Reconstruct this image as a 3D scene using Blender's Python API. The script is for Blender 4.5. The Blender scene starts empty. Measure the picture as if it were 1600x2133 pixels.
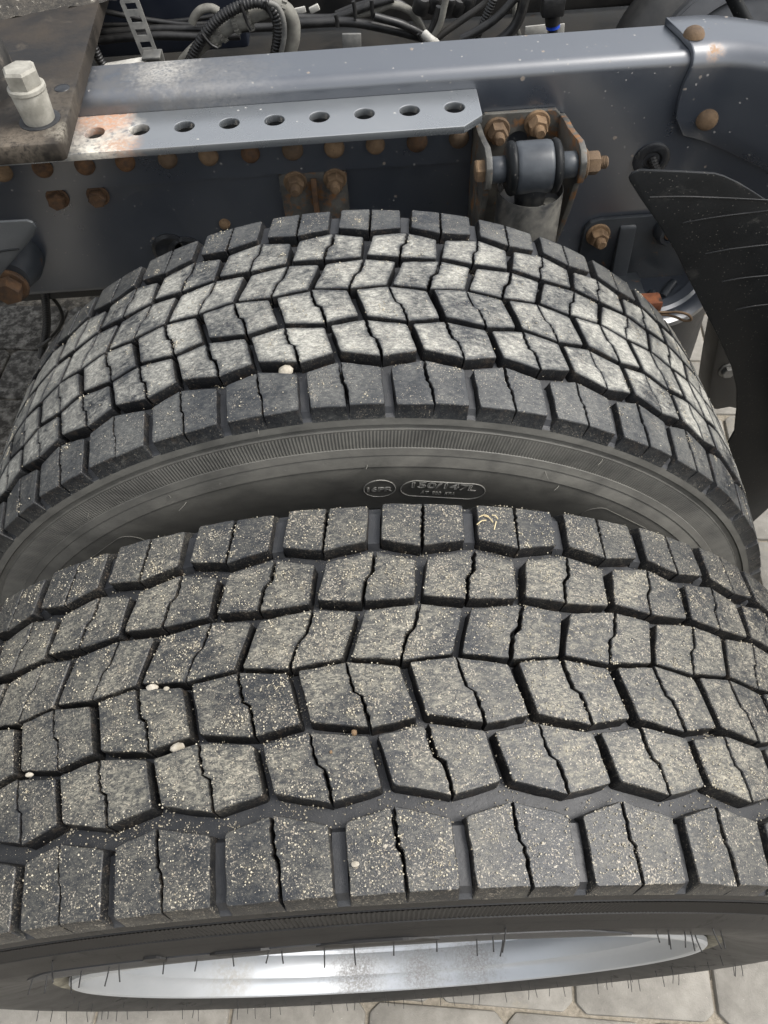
import bpy, bmesh, math, random
import numpy as np
from mathutils import Vector, Matrix
R = math.radians
random.seed(7); rng = np.random.default_rng(7)
sc = bpy.context.scene
COL = sc.collection

# ------------------------------------------------------------------ camera
cam_d = bpy.data.cameras.new("camera"); cam = bpy.data.objects.new("camera", cam_d); COL.objects.link(cam)
cam_d.sensor_fit = 'HORIZONTAL'; cam_d.sensor_width = 36.0; cam_d.lens = 36.439
cam_d.clip_start = 0.02; cam_d.clip_end = 300
_r = Vector((0.99763368, -0.05414692, -0.04236921)); _u = Vector((0.06860656, 0.82427229, 0.56202164)); _f = Vector((-0.00449203, 0.56359853, -0.82603664))
cam.matrix_world = Matrix(((_r.x, _u.x, -_f.x, 0.02774262), (_r.y, _u.y, -_f.y, -0.04605787), (_r.z, _u.z, -_f.z, 1.36690679), (0, 0, 0, 1)))
sc.camera = cam

# ------------------------------------------------------------------ sky, sun, exposure
SUN_EL, SUN_AZ = 54.0, 98.0            # azimuth clockwise from +Y
w = bpy.data.worlds.new("World"); sc.world = w; w.use_nodes = True
nt = w.node_tree; bg = nt.nodes['Background']
sky = nt.nodes.new('ShaderNodeTexSky'); sky.sky_type = 'NISHITA'; sky.sun_disc = False
sky.sun_elevation = R(SUN_EL); sky.sun_rotation = R(SUN_AZ); sky.dust_density = 4; sky.air_density = 1.2; sky.ozone_density = 1.0
hs = nt.nodes.new('ShaderNodeHueSaturation'); hs.inputs['Saturation'].default_value = 0.22
nt.links.new(sky.outputs[0], hs.inputs['Color']); nt.links.new(hs.outputs[0], bg.inputs['Color']); bg.inputs['Strength'].default_value = 0.15
sl = bpy.data.lights.new("sun", 'SUN'); sl.energy = 1.0; sl.angle = R(16); sl.color = (1.0, 0.96, 0.9)
so = bpy.data.objects.new("sun", sl); COL.objects.link(so)
_sd = Vector((math.cos(R(SUN_EL)) * math.sin(R(SUN_AZ)), math.cos(R(SUN_EL)) * math.cos(R(SUN_AZ)), math.sin(R(SUN_EL))))
so.rotation_euler = (-_sd).to_track_quat('-Z', 'Y').to_euler(); so.location = (0, 3, 6)
sc.view_settings.view_transform = 'Standard'; sc.view_settings.look = 'None'; sc.view_settings.gamma = 1
sc.view_settings.exposure = 0.95

# ------------------------------------------------------------------ helpers
def tag(o, label=None, cat=None, group=None, kind=None):
    if label: o['label'] = label
    if cat: o['category'] = cat
    if group: o['group'] = group
    if kind: o['kind'] = kind
    return o
def empty(name, loc, label=None, cat=None, group=None):
    o = bpy.data.objects.new(name, None); COL.objects.link(o); o.location = loc; o.empty_display_size = .05
    return tag(o, label, cat, group)
def link(name, me, m, parent=None, loc=None):
    o = bpy.data.objects.new(name, me); COL.objects.link(o)
    if m and not me.materials: me.materials.append(m)
    if parent is not None:
        o.parent = parent
        o.matrix_parent_inverse = Matrix.Identity(4)
    if loc is not None: o.location = loc
    return o
def mesh_from(name, vs, fs, smooth=False):
    me = bpy.data.meshes.new(name); me.from_pydata([tuple(v) for v in vs], [], fs); me.validate(); me.update()
    if smooth: me.polygons.foreach_set('use_smooth', [True] * len(me.polygons))
    return me
def fix(me):
    bm = bmesh.new(); bm.from_mesh(me); bmesh.ops.recalc_face_normals(bm, faces=bm.faces); bm.to_mesh(me); bm.free(); return me
def auto_smooth(me, ang=35):
    me.polygons.foreach_set('use_smooth', [True] * len(me.polygons))
    bm = bmesh.new(); bm.from_mesh(me); c = R(ang)
    for e in bm.edges:
        e.smooth = not (len(e.link_faces) == 2 and e.calc_face_angle(0) > c)
    bm.to_mesh(me); bm.free(); return me
def bevel(me, w=.001, seg=2, ang=30):
    bm = bmesh.new(); bm.from_mesh(me)
    bmesh.ops.recalc_face_normals(bm, faces=bm.faces)
    es = [e for e in bm.edges if len(e.link_faces) == 2 and e.calc_face_angle(0) > R(ang)]
    bmesh.ops.bevel(bm, geom=es, offset=w, segments=seg, profile=.5, affect='EDGES', clamp_overlap=True)
    bm.to_mesh(me); bm.free(); return auto_smooth(me, 28)
class MB:
    """collects geometry of one mesh"""
    def __init__(s): s.v = []; s.f = []
    def add(s, vs, fs):
        n = len(s.v); s.v += [tuple(v) for v in vs]; s.f += [tuple(i + n for i in f) for f in fs]; return s
    def box(s, c, d, M=None):
        vs = [Vector((x * d[0] / 2, y * d[1] / 2, z * d[2] / 2)) for x in (-1, 1) for y in (-1, 1) for z in (-1, 1)]
        if M is not None: vs = [M @ v for v in vs]
        vs = [v + Vector(c) for v in vs]
        return s.add(vs, [(0, 1, 3, 2), (4, 6, 7, 5), (0, 4, 5, 1), (2, 3, 7, 6), (0, 2, 6, 4), (1, 5, 7, 3)])
    def lathe(s, prof, o, ax, n=24, cap=True, phase=0, a0=0, a1=2 * math.pi):
        """prof: (radius, distance along ax)"""
        ax = Vector(ax).normalized(); t = Vector((0, 0, 1)) if abs(ax.z) < .9 else Vector((1, 0, 0))
        e1 = ax.cross(t).normalized(); e2 = ax.cross(e1); o = Vector(o)
        full = a1 - a0 > 6.28; m = n if full else n + 1; vs = []
        for r, h in prof:
            for k in range(m):
                a = a0 + (a1 - a0) * k / n + phase
                vs.append(o + ax * h + e1 * (r * math.cos(a)) + e2 * (r * math.sin(a)))
        fs = []
        for i in range(len(prof) - 1):
            for k in range(n):
                k2 = (k + 1) % m
                fs.append((i * m + k, i * m + k2, (i + 1) * m + k2, (i + 1) * m + k))
        if cap and full:
            fs.append(tuple(range(m))[::-1]); fs.append(tuple((len(prof) - 1) * m + k for k in range(m)))
        return s.add(vs, fs)
    def cyl(s, a, b, r, n=16, r2=None):
        a = Vector(a); b = Vector(b); L = (b - a).length
        return s.lathe([(r, 0), (r if r2 is None else r2, L)], a, b - a, n)
    def tube(s, pts, r, n=8, rib=0, pitch=.004, sub=6):
        P = smooth_path(pts, sub)
        if rib:
            P = resample(P, pitch / 4)
        N = len(P); up = Vector((0.13, .2, 1)).normalized(); vs = []; fs = []
        T = [(P[min(i + 1, N - 1)] - P[max(i - 1, 0)]).normalized() for i in range(N)]
        nrm = T[0].cross(up).normalized()
        for i in range(N):
            nrm = (nrm - T[i] * nrm.dot(T[i])).normalized(); bi = T[i].cross(nrm)
            rr = r if not rib else r * (1 - rib * (1, .5, 0, .5)[i % 4])
            for k in range(n):
                a = 2 * math.pi * k / n; vs.append(P[i] + nrm * (rr * math.cos(a)) + bi * (rr * math.sin(a)))
        for i in range(N - 1):
            for k in range(n):
                fs.append((i * n + k, i * n + (k + 1) % n, (i + 1) * n + (k + 1) % n, (i + 1) * n + k))
        fs.append(tuple(range(n))[::-1]); fs.append(tuple((N - 1) * n + k for k in range(n)))
        return s.add(vs, fs)
    def prism(s, poly, fn, t0, t1):
        """poly 2D outline, fn(u, v, t) -> 3D"""
        n = len(poly); vs = [fn(u, v, t0) for u, v in poly] + [fn(u, v, t1) for u, v in poly]
        fs = [tuple(range(n))[::-1], tuple(range(n, 2 * n))] + [(i, (i + 1) % n, n + (i + 1) % n, n + i) for i in range(n)]
        return s.add(vs, fs)
    def build(s, name, m, parent=None, bev=0, smooth=0, seg=2, rel=True):
        off = Vector(parent_origin(parent)) if (parent is not None and rel) else Vector((0, 0, 0))
        vs = [Vector(v) - off for v in s.v]
        loc = None
        if parent is None:                       # origin at the thing's base
            A = np.array([tuple(v) for v in vs]); c = (A.min(0) + A.max(0)) / 2; c[2] = A[:, 2].min()
            c = Vector(c); vs = [v - c for v in vs]; loc = c
        me = fix(mesh_from(name, vs, s.f))
        if bev: bevel(me, bev, seg)
        elif smooth: auto_smooth(me, smooth)
        return link(name, me, m, parent, loc)
def parent_origin(p):
    o = Vector((0, 0, 0))
    while p is not None:
        o = o + p.location; p = p.parent
    return o
def smooth_path(pts, sub=6):
    P = [Vector(p) for p in pts]
    if len(P) < 3: return [P[0].lerp(P[-1], i / 4) for i in range(5)]
    Q = [P[0] * 2 - P[1]] + P + [P[-1] * 2 - P[-2]]; out = []
    for i in range(1, len(Q) - 2):
        p0, p1, p2, p3 = Q[i - 1:i + 3]
        for k in range(sub):
            t = k / sub
            out.append(.5 * ((2 * p1) + (p2 - p0) * t + (2 * p0 - 5 * p1 + 4 * p2 - p3) * t * t + (3 * p1 - p0 - 3 * p2 + p3) * t ** 3))
    out.append(P[-1]); return out
def resample(P, d):
    out = [P[0]]; acc = 0
    for a, b in zip(P[:-1], P[1:]):
        L = (b - a).length; t = d - acc
        while t <= L and L > 0:
            out.append(a.lerp(b, t / L)); t += d
        acc = L - (t - d)
    return out
def hexa(c, ax, r, h, chamfer=.12, n=6):
    """hex head pointing along ax from c: returns lathe profile geometry with a round chamfer"""
    return MB().lathe([(r, 0), (r, h * (1 - chamfer)), (r * .86, h)], c, ax, n)
def dome(c, ax, r, h, n=20):
    return [(r, 0), (r * .97, h * .3), (r * .82, h * .65), (r * .55, h * .9), (r * .2, h)]

# ------------------------------------------------------------------ materials
def new_mat(name):
    m = bpy.data.materials.new(name); m.use_nodes = True; nt = m.node_tree; return m, nt, nt.nodes['Principled BSDF']
def N(nt, t, **kw):
    n = nt.nodes.new(t)
    for k, v in kw.items():
        if k in n.inputs: n.inputs[k].default_value = v
        else: setattr(n, k, v)
    return n
def pos(nt, scale=(1, 1, 1), obj=False):
    g = nt.nodes.new('ShaderNodeTexCoord' if obj else 'ShaderNodeNewGeometry'); mp = nt.nodes.new('ShaderNodeMapping'); mp.inputs['Scale'].default_value = scale
    nt.links.new(g.outputs['Object' if obj else 'Position'], mp.inputs['Vector']); return mp.outputs[0]
def noise(nt, p, scale, detail=5, rough=.6, dist=0):
    n = nt.nodes.new('ShaderNodeTexNoise'); n.inputs['Scale'].default_value = scale; n.inputs['Detail'].default_value = detail
    n.inputs['Roughness'].default_value = rough; n.inputs['Distortion'].default_value = dist
    nt.links.new(p, n.inputs['Vector']); return n.outputs['Fac']
def ramp(nt, f, a, b, ca=(0, 0, 0, 1), cb=(1, 1, 1, 1)):
    r = nt.nodes.new('ShaderNodeValToRGB'); r.color_ramp.elements[0].position = a; r.color_ramp.elements[1].position = b
    r.color_ramp.elements[0].color = ca; r.color_ramp.elements[1].color = cb; nt.links.new(f, r.inputs[0]); return r.outputs[0]
def mul(nt, a, b, op='MULTIPLY', clamp=True):
    m = nt.nodes.new('ShaderNodeMath'); m.operation = op; m.use_clamp = clamp
    for i, x in enumerate((a, b)):
        if hasattr(x, 'links'): nt.links.new(x, m.inputs[i])
        else: m.inputs[i].default_value = x
    return m.outputs[0]
def mix(nt, f, a, b):
    m = nt.nodes.new('ShaderNodeMix'); m.data_type = 'RGBA'
    for i, x in ((0, f), (6, a), (7, b)):
        if hasattr(x, 'links'): nt.links.new(x, m.inputs[i])
        else: m.inputs[i].default_value = x if i == 0 else (*x, 1)
    return m.outputs[2]
def mixf(nt, f, a, b):
    m = nt.nodes.new('ShaderNodeMix'); m.data_type = 'FLOAT'
    for i, x in ((0, f), (2, a), (3, b)):
        if hasattr(x, 'links'): nt.links.new(x, m.inputs[i])
        else: m.inputs[i].default_value = x
    return m.outputs[0]
def bump(nt, bs, h, strength=.3, dist=.001):
    b = nt.nodes.new('ShaderNodeBump'); b.inputs['Strength'].default_value = strength; b.inputs['Distance'].default_value = dist
    nt.links.new(h, b.inputs['Height']); nt.links.new(b.outputs[0], bs.inputs['Normal'])

def mat_tread(name, rub, dust, amount, lo, hi, gritty, fleck, pscale=(85, 150, 85), grain=.6, side=.1):
    """worn rubber: black flanks, greyer worn tops, patchy dust film, pale flecks and specks of sand"""
    m, nt, bs = new_mat(name)
    at = nt.nodes.new('ShaderNodeAttribute'); at.attribute_name = 'dust'
    wn = nt.nodes.new('ShaderNodeAttribute'); wn.attribute_name = 'worn'
    oi = nt.nodes.new('ShaderNodeObjectInfo')
    n1 = noise(nt, pos(nt, pscale), 1, 8, .74, .5)
    n2 = noise(nt, pos(nt), 420, 4, .75)
    n3 = noise(nt, pos(nt), 18, 4, .6)
    n4 = noise(nt, pos(nt, (260, 520, 260)), 1, 5, .8, .8)
    s = mul(nt, n1, .52, clamp=False); s = mul(nt, s, mul(nt, n3, .48), 'ADD', False)
    s = mul(nt, s, mul(nt, mul(nt, oi.outputs['Random'], .05), .025, 'SUBTRACT', False), 'ADD', False)
    patch = ramp(nt, s, lo, hi)
    fine = ramp(nt, n4, .43, .60)
    f = mul(nt, mul(nt, mul(nt, mul(nt, at.outputs['Fac'], 1 - side), mul(nt, wn.outputs['Fac'], side), 'ADD'), mul(nt, patch, mul(nt, mul(nt, fine, grain), 1 - grain, 'ADD'))), amount)
    # wisps and flecks rubbed into the worn surface
    n5 = noise(nt, pos(nt, (150, 420, 150)), 1, 7, .8, 1.6)
    wisp = mul(nt, mul(nt, ramp(nt, n5, .50, .70), fleck), mul(nt, wn.outputs['Fac'], ramp(nt, n3, .30, .65)))
    f = mul(nt, f, mul(nt, wisp, fine), 'ADD')
    # fine irregular specks of sand, gathered in loose drifts
    c = mix(nt, f, mix(nt, wn.outputs['Fac'], mix(nt, ramp(nt, noise(nt, pos(nt), 130, 6, .75), .54, .70), (.008, .008, .009), (.07, .052, .038)), rub), dust)
    dens = ramp(nt, noise(nt, pos(nt), 42, 6, .75), .38, .64)
    for sc_, th in ((900.0, .66), (520.0, .70)):
        sp = mul(nt, noise(nt, pos(nt), sc_, 2.5, .6), mul(nt, mul(nt, dens, .10), .05, 'SUBTRACT', False), 'ADD', False)
        dot = mul(nt, mul(nt, ramp(nt, sp, th - gritty * .1, th + .035 - gritty * .1), wn.outputs['Fac']), .8)
        c = mix(nt, dot, c, mix(nt, noise(nt, pos(nt), 260, 1), (.20, .145, .09), (.56, .52, .43)))
    nt.links.new(c, bs.inputs['Base Color'])
    nt.links.new(mixf(nt, f, .37, .95), bs.inputs['Roughness'])
    nt.links.new(mixf(nt, wn.outputs['Fac'], .15, .5), bs.inputs['Specular IOR Level'])
    h = mul(nt, mul(nt, n2, .5), mul(nt, noise(nt, pos(nt), 1300, 2), .5), 'ADD')
    h = mul(nt, h, mul(nt, n1, .6), 'ADD', False)
    bump(nt, bs, h, .7, .0007)
    return m
def mat_noise(name, stops, scale=20, rough=(.5, .7), metal=0, detail=6, bmp=.2, bscale=300, bdist=.0006, spec=.5, stretch=(1, 1, 1), contrast=(.35, .65), spots=None, coat=0, ior=1.5, specks=()):
    """stops: two colours mixed by noise; spots: (colour, scale, threshold, softness)"""
    m, nt, bs = new_mat(name)
    n1 = noise(nt, pos(nt, stretch), scale, detail, .65, .2)
    f = ramp(nt, n1, *contrast)
    c = mix(nt, f, stops[0], stops[1]); r = mixf(nt, f, rough[0], rough[1]); me = metal
    for sp in (spots or ()):
        col, ssc, th, soft = sp[:4]
        g = ramp(nt, noise(nt, pos(nt), ssc, 6, .7, .4), th, th + soft)
        c = mix(nt, g, c, col); r = mixf(nt, g, r, .85); me = mixf(nt, g, me, 0.0) if metal else 0
    for col, ssc, frac, size in specks:          # lone splashes and chips
        v = N(nt, 'ShaderNodeTexVoronoi', Scale=ssc); nt.links.new(pos(nt), v.inputs['Vector'])
        sel = nt.nodes.new('ShaderNodeSeparateColor'); nt.links.new(v.outputs['Color'], sel.inputs[0])
        d = mul(nt, v.outputs['Distance'], mul(nt, mul(nt, noise(nt, pos(nt), ssc * 3, 2), .5, 'SUBTRACT', False), .35, clamp=False), 'ADD', False)
        g = mul(nt, ramp(nt, mul(nt, d, mul(nt, sel.outputs[1], .16, clamp=False), 'ADD', False), size, size + .07, (1, 1, 1, 1), (0, 0, 0, 1)), ramp(nt, sel.outputs[0], 1 - frac, 1.01 - frac))
        c = mix(nt, mul(nt, g, .85), c, col); r = mixf(nt, g, r, .9)
    nt.links.new(c, bs.inputs['Base Color']); nt.links.new(r, bs.inputs['Roughness'])
    if hasattr(me, 'links'): nt.links.new(me, bs.inputs['Metallic'])
    else: bs.inputs['Metallic'].default_value = me
    bs.inputs['IOR'].default_value = ior; bs.inputs['Specular IOR Level'].default_value = spec; bs.inputs['Coat Weight'].default_value = coat; bs.inputs['Coat Roughness'].default_value = .25
    if bmp: bump(nt, bs, noise(nt, pos(nt), bscale, 4), bmp, bdist)
    return m
M = {}
M['tread_outer'] = mat_tread('gritty_rubber', (.0175, .0195, .0225), (.42, .39, .305), .66, .40, .61, .46, .50, (120, 220, 120), .85, .36)
M['tread_inner'] = mat_tread('dusty_rubber', (.019, .0215, .025), (.43, .42, .37), 1.0, .39, .57, .10, .45, (170, 290, 170), .60, .10)
M['groove'] = mat_noise('groove_rubber', ((.016, .0175, .021), (.034, .035, .037)), 60, (.46, .62), bmp=.4, bscale=500, spots=(((.14, .115, .09), 240, .69, .06),), ior=1.55)
M['sidewall_outer'] = mat_noise('sidewall_rubber', ((.013, .013, .0135), (.020, .0195, .019)), 30, (.40, .5), bmp=.12, bscale=500, spots=(((.06, .055, .048), 500, .72, .05), ((.027, .025, .022), 40, .60, .12)), spec=.25)
M['sidewall_inner'] = mat_noise('dusty_sidewall_rubber', ((.085, .083, .075), (.15, .145, .128)), 22, (.5, .65), bmp=.18, bscale=420, stretch=(1, 1, 1.6), spots=(((.22, .21, .19), 160, .66, .1),))
M['letter'] = mat_noise('raised_rubber', ((.24, .235, .215), (.34, .33, .30)), 120, (.5, .6), bmp=0)
M['whisker'] = mat_noise('whisker_rubber', ((.008, .008, .008), (.02, .02, .02)), 200, (.5, .6), bmp=0)
M['dusty_bead'] = mat_noise('dusty_bead_rubber', ((.10, .09, .065), (.26, .24, .18)), 90, (.7, .9), bmp=.2)
M['rim'] = mat_noise('silver_rim_paint', ((.44, .46, .48), (.50, .515, .53)), 8, (.36, .42), metal=.5, bmp=0, spots=(((.22, .19, .15), 60, .72, .05),), stretch=(1, 2, 1))
M['paint'] = mat_noise('slate_frame_paint', ((.030, .037, .050), (.040, .048, .061)), 7, (.27, .35), ior=2.5, bmp=.015, bscale=140, specks=(((.17, .13, .09), 75, .10, .16), ((.24, .23, .21), 190, .10, .22)))
M['paint_angle'] = mat_noise('grey_angle_paint', ((.085, .094, .102), (.11, .118, .124)), 8, (.24, .34), ior=2.9, bmp=.03, bscale=150, specks=(((.30, .29, .26), 120, .12, .18),), spec=.6)
M['paint_dark'] = mat_noise('dark_frame_paint', ((.018, .022, .028), (.035, .040, .046)), 12, (.35, .5), bmp=.12, bscale=160, spots=(((.14, .10, .06), 80, .73, .03),))
M['black_metal'] = mat_noise('black_enamel', ((.012, .013, .015), (.03, .032, .035)), 40, (.28, .45), bmp=.1, spots=(((.22, .21, .18), 60, .62, .14),))
M['rust'] = mat_noise('orange_rust', ((.085, .050, .026), (.29, .19, .105)), 55, (.75, .95), bmp=.6, bscale=600, bdist=.0008, contrast=(.3, .7), spots=(((.05, .025, .012), 220, .62, .1),))
M['rust_dark'] = mat_noise('brown_rust', ((.055, .028, .014), (.17, .085, .035)), 110, (.75, .95), bmp=.6, bscale=600, bdist=.0008)
for _m in (M['rust'], M['rust_dark']):           # every rusty head has its own shade
    _nt = _m.node_tree; _b = _nt.nodes['Principled BSDF']; _c = _b.inputs['Base Color'].links[0].from_socket; _oi = _nt.nodes.new('ShaderNodeObjectInfo')
    _nt.links.new(mix(_nt, mul(_nt, _oi.outputs['Random'], .62), _c, (.045, .032, .022)), _b.inputs['Base Color'])
M['rust_paint'] = mat_noise('flaking_rusty_paint', ((.05, .05, .048), (.12, .115, .10)), 40, (.4, .6), bmp=.4, bscale=400, spots=(((.20, .095, .035), 38, .52, .10), ((.30, .27, .22), 150, .66, .08)))
M['zinc'] = mat_noise('weathered_zinc', ((.22, .21, .18), (.37, .355, .31)), 60, (.6, .8), metal=.1, bmp=.35, bscale=420, spots=(((.20, .15, .09), 120, .68, .08),))
M['grease'] = mat_noise('greasy_dirty_steel', ((.008, .007, .006), (.030, .023, .016)), 16, (.4, .8), bmp=.35, bscale=260, spots=(((.062, .051, .038), 20, .60, .14), ((.5, .48, .4), 420, .74, .02)))
M['plastic'] = mat_noise('black_guard_plastic', ((.005, .006, .007), (.010, .011, .012)), 14, (.40, .52), bmp=.15, bscale=350, spots=(((.05, .048, .044), 24, .60, .16),), specks=(((.10, .095, .085), 150, .10, .17), ((.09, .085, .075), 330, .22, .24)), spec=.22)
M['plastic_grey'] = mat_noise('scuffed_grey_plastic', ((.05, .052, .055), (.09, .092, .095)), 14, (.35, .5), bmp=.12, bscale=250, spots=(((.2, .2, .19), 160, .70, .08),))
M['cable'] = mat_noise('black_cable_sheath', ((.007, .007, .0075), (.02, .0195, .0185)), 80, (.38, .5), bmp=.1, spots=(((.085, .08, .07), 160, .68, .1),))
M['hose'] = mat_noise('grey_dusty_hose', ((.11, .105, .092), (.19, .185, .16)), 70, (.6, .8), bmp=.2)
M['strap'] = mat_noise('dull_grey_steel', ((.10, .10, .095), (.19, .185, .17)), 60, (.5, .7), metal=.3, bmp=.2, spots=(((.2, .11, .05), 160, .7, .08),))
M['white'] = mat_noise('dirty_white_plastic', ((.34, .33, .30), (.50, .49, .45)), 60, (.5, .7), bmp=.05, spots=(((.22, .2, .16), 130, .66, .1),))
M['blue'] = mat_noise('blue_plastic', ((.01, .05, .42), (.02, .08, .5)), 60, (.4, .5), bmp=0)
M['backdark'] = mat_noise('grimy_dark_steel', ((.009, .0095, .010), (.032, .029, .025)), 12, (.5, .7), bmp=.25, spots=(((.09, .05, .022), 14, .66, .1),))
M['bluedark'] = mat_noise('blue_black_steel', ((.006, .009, .018), (.012, .016, .026)), 12, (.4, .6), bmp=.1)
M['sand'] = mat_noise('pale_sand', ((.28, .235, .16), (.62, .575, .46)), 900, (.8, .95), bmp=0, detail=2)
M['stone'] = mat_noise('pale_pebble', ((.27, .24, .185), (.47, .43, .36)), 160, (.75, .9), bmp=.3)
M['chaff'] = mat_noise('dry_straw', ((.45, .36, .20), (.62, .52, .32)), 200, (.8, .9), bmp=0)
M['concrete'] = mat_noise('concrete_paver', ((.20, .187, .163), (.295, .278, .245)), 26, (.8, .95), bmp=.5, bscale=420, bdist=.0015, spots=(((.66, .62, .54), 300, .66, .06), ((.30, .27, .21), 9, .62, .14)))
M['joint'] = mat_noise('sandy_joint', ((.20, .175, .135), (.34, .30, .24)), 160, (.9, .95), bmp=.6, bscale=500, bdist=.002, spots=(((.42, .37, .29), 260, .62, .08),))
def near_mask(nt, c, r0, r1, nscale=30, amp=.03):
    g = nt.nodes.new('ShaderNodeNewGeometry'); v = nt.nodes.new('ShaderNodeVectorMath'); v.operation = 'DISTANCE'; v.inputs[1].default_value = c
    nt.links.new(g.outputs['Position'], v.inputs[0]); d = mul(nt, v.outputs['Value'], mul(nt, mul(nt, noise(nt, pos(nt), nscale, 6, .7), .5, 'SUBTRACT', False), amp * 2, clamp=False), 'ADD', False)
    mr = nt.nodes.new('ShaderNodeMapRange'); mr.inputs['From Min'].default_value = r1; mr.inputs['From Max'].default_value = r0; nt.links.new(d, mr.inputs['Value']); return mr.outputs[0]
def stain_or_shade(m, patches):
    """adds local stains of dirt or painted shade: (centre, r_full, r_end, colour, roughness, noise scale, amount)"""
    nt = m.node_tree; bs = nt.nodes['Principled BSDF']; c = bs.inputs['Base Color'].links[0].from_socket; r = bs.inputs['Roughness'].links[0].from_socket
    mt = bs.inputs['Metallic'].links[0].from_socket if bs.inputs['Metallic'].links else bs.inputs['Metallic'].default_value
    for cen, r0, r1, col, ro, ns, am in patches:
        f = near_mask(nt, cen, r0, r1, ns, (r1 - r0) * .9)
        f = mul(nt, mul(nt, f, ramp(nt, noise(nt, pos(nt), ns * 3, 6, .7), .35, .55)), am)
        c = mix(nt, f, c, col); r = mixf(nt, f, r, ro); mt = mixf(nt, f, mt, 0.0)
    nt.links.new(c, bs.inputs['Base Color']); nt.links.new(r, bs.inputs['Roughness']); nt.links.new(mt, bs.inputs['Metallic']); return m
RC_ = .463
def clone(src, name): m = M[src].copy(); m.name = name; return m
M['rim_dirty'] = stain_or_shade(clone('rim', 'grimy_rim_paint'), [((-.055, .03, RC_ - .285), .012, .05, (.14, .12, .095), .8, 130, .65), ((.03, .03, RC_ - .285), .008, .04, (.14, .12, .095), .8, 130, .65), ((.10, .035, RC_ - .265), .006, .045, (.14, .12, .095), .8, 130, .65), ((-.20, .03, RC_ - .20), .004, .04, (.3, .27, .22), .8, 60, .6)])
M['rail'] = stain_or_shade(clone('paint', 'rail_paint'), [((-.22, .87, .927), .03, .15, (.03, .028, .025), .7, 18, .75), ((-.195, .885, .927), .008, .045, (.42, .40, .35), .9, 110, .6), ((-.13, .86, .927), .01, .09, (.24, .23, .21), .85, 90, .25), ((.424, .84, .926), .003, .012, (.34, .18, .07), .9, 90, 1)])
M['angle'] = stain_or_shade(clone('paint_angle', 'angle_paint'), [((-.262, .80, .905), .035, .055, (.42, .38, .31), .85, 45, .9), ((-.255, .765, .905), .01, .035, (.60, .56, .46), .9, 90, .8), ((-.262, .832, .905), .022, .040, (.36, .15, .05), .9, 60, 1), ((-.235, .775, .905), .006, .03, (.30, .14, .05), .9, 70, .9), ((-.287, .805, .905), .008, .03, (.10, .07, .05), .9, 70, .8)])
M['plate'] = stain_or_shade(clone('grease', 'greasy_plate'), [((-.315, .720, .956), .012, .04, (.20, .165, .125), .9, 60, .5), ((-.275, .735, .956), .004, .022, (.36, .33, .27), .9, 80, .7), ((-.29, .79, .956), .01, .06, (.10, .085, .066), .9, 50, .5)])
M['plastic_left'] = mat_noise('greyed_guard_plastic', ((.024, .027, .029), (.035, .037, .039)), 14, (.4, .55), bmp=.15, bscale=350, spots=(((.16, .15, .13), 520, .69, .05),))
stain_or_shade(M['concrete'], [((-1.05, 1.65, 0), .50, .80, (.026, .022, .017), .9, 12, .95)]); stain_or_shade(M['joint'], [((-1.05, 1.65, 0), .50, .80, (.04, .034, .026), .9, 12, .92)])  # shade under the truck at the left, painted into paver and joint colour
M['shock_paint'] = mat_noise('slate_shock_enamel', ((.030, .035, .042), (.055, .062, .070)), 40, (.32, .46), bmp=.1, spots=(((.16, .15, .13), 70, .66, .10),))
M['shock_tube'] = mat_noise('dusty_black_tube', ((.014, .015, .017), (.03, .031, .033)), 30, (.22, .4), bmp=.08, spots=(((.15, .142, .12), 18, .42, .30), ((.30, .29, .25), 200, .68, .06)), stretch=(1, 1, .5))
M['fender_dark'] = mat_noise('dusty_dark_plastic', ((.03, .03, .029), (.06, .058, .054)), 18, (.45, .6), bmp=.15, bscale=250, spots=(((.13, .12, .10), 90, .66, .1),))
M['paint_rusty'] = mat_noise('rust_streaked_dark_paint', ((.022, .026, .032), (.04, .045, .05)), 14, (.35, .5), bmp=.2, spots=(((.18, .085, .03), 30, .60, .08), ((.22, .19, .15), 180, .70, .05)))
M['rust_flaky'] = mat_noise('flaky_red_rust', ((.10, .030, .014), (.24, .085, .035)), 70, (.8, .95), bmp=.7, spots=(((.03, .018, .012), 60, .55, .08),))
M['rubber_dirty'] = mat_noise('dirty_rubber_bushing', ((.012, .012, .012), (.03, .028, .025)), 40, (.5, .7), bmp=.3, spots=(((.14, .12, .10), 40, .60, .12),))
M['gritty_grease'] = mat_noise('grit_covered_grease', ((.02, .018, .015), (.07, .062, .05)), 120, (.7, .95), bmp=.8, bscale=380, bdist=.003, spots=(((.42, .39, .33), 240, .62, .06), ((.02, .018, .016), 50, .6, .1)))
M['rusty_beam'] = mat_noise('rust_stained_beam', ((.045, .038, .03), (.11, .085, .06)), 12, (.6, .8), bmp=.3, spots=(((.26, .13, .05), 11, .55, .12),))

# ------------------------------------------------------------------ twin rear wheels
RC, PITCH, NP, DUAL = 0.463, 360 / 43, 43, 0.3426
def rtop(y): return 0.4642 - 0.0072 * ((y - 0.143) / 0.125) ** 2
RFLOOR = 0.4495
def rfl(y): return rtop(y) - 0.0118
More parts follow.
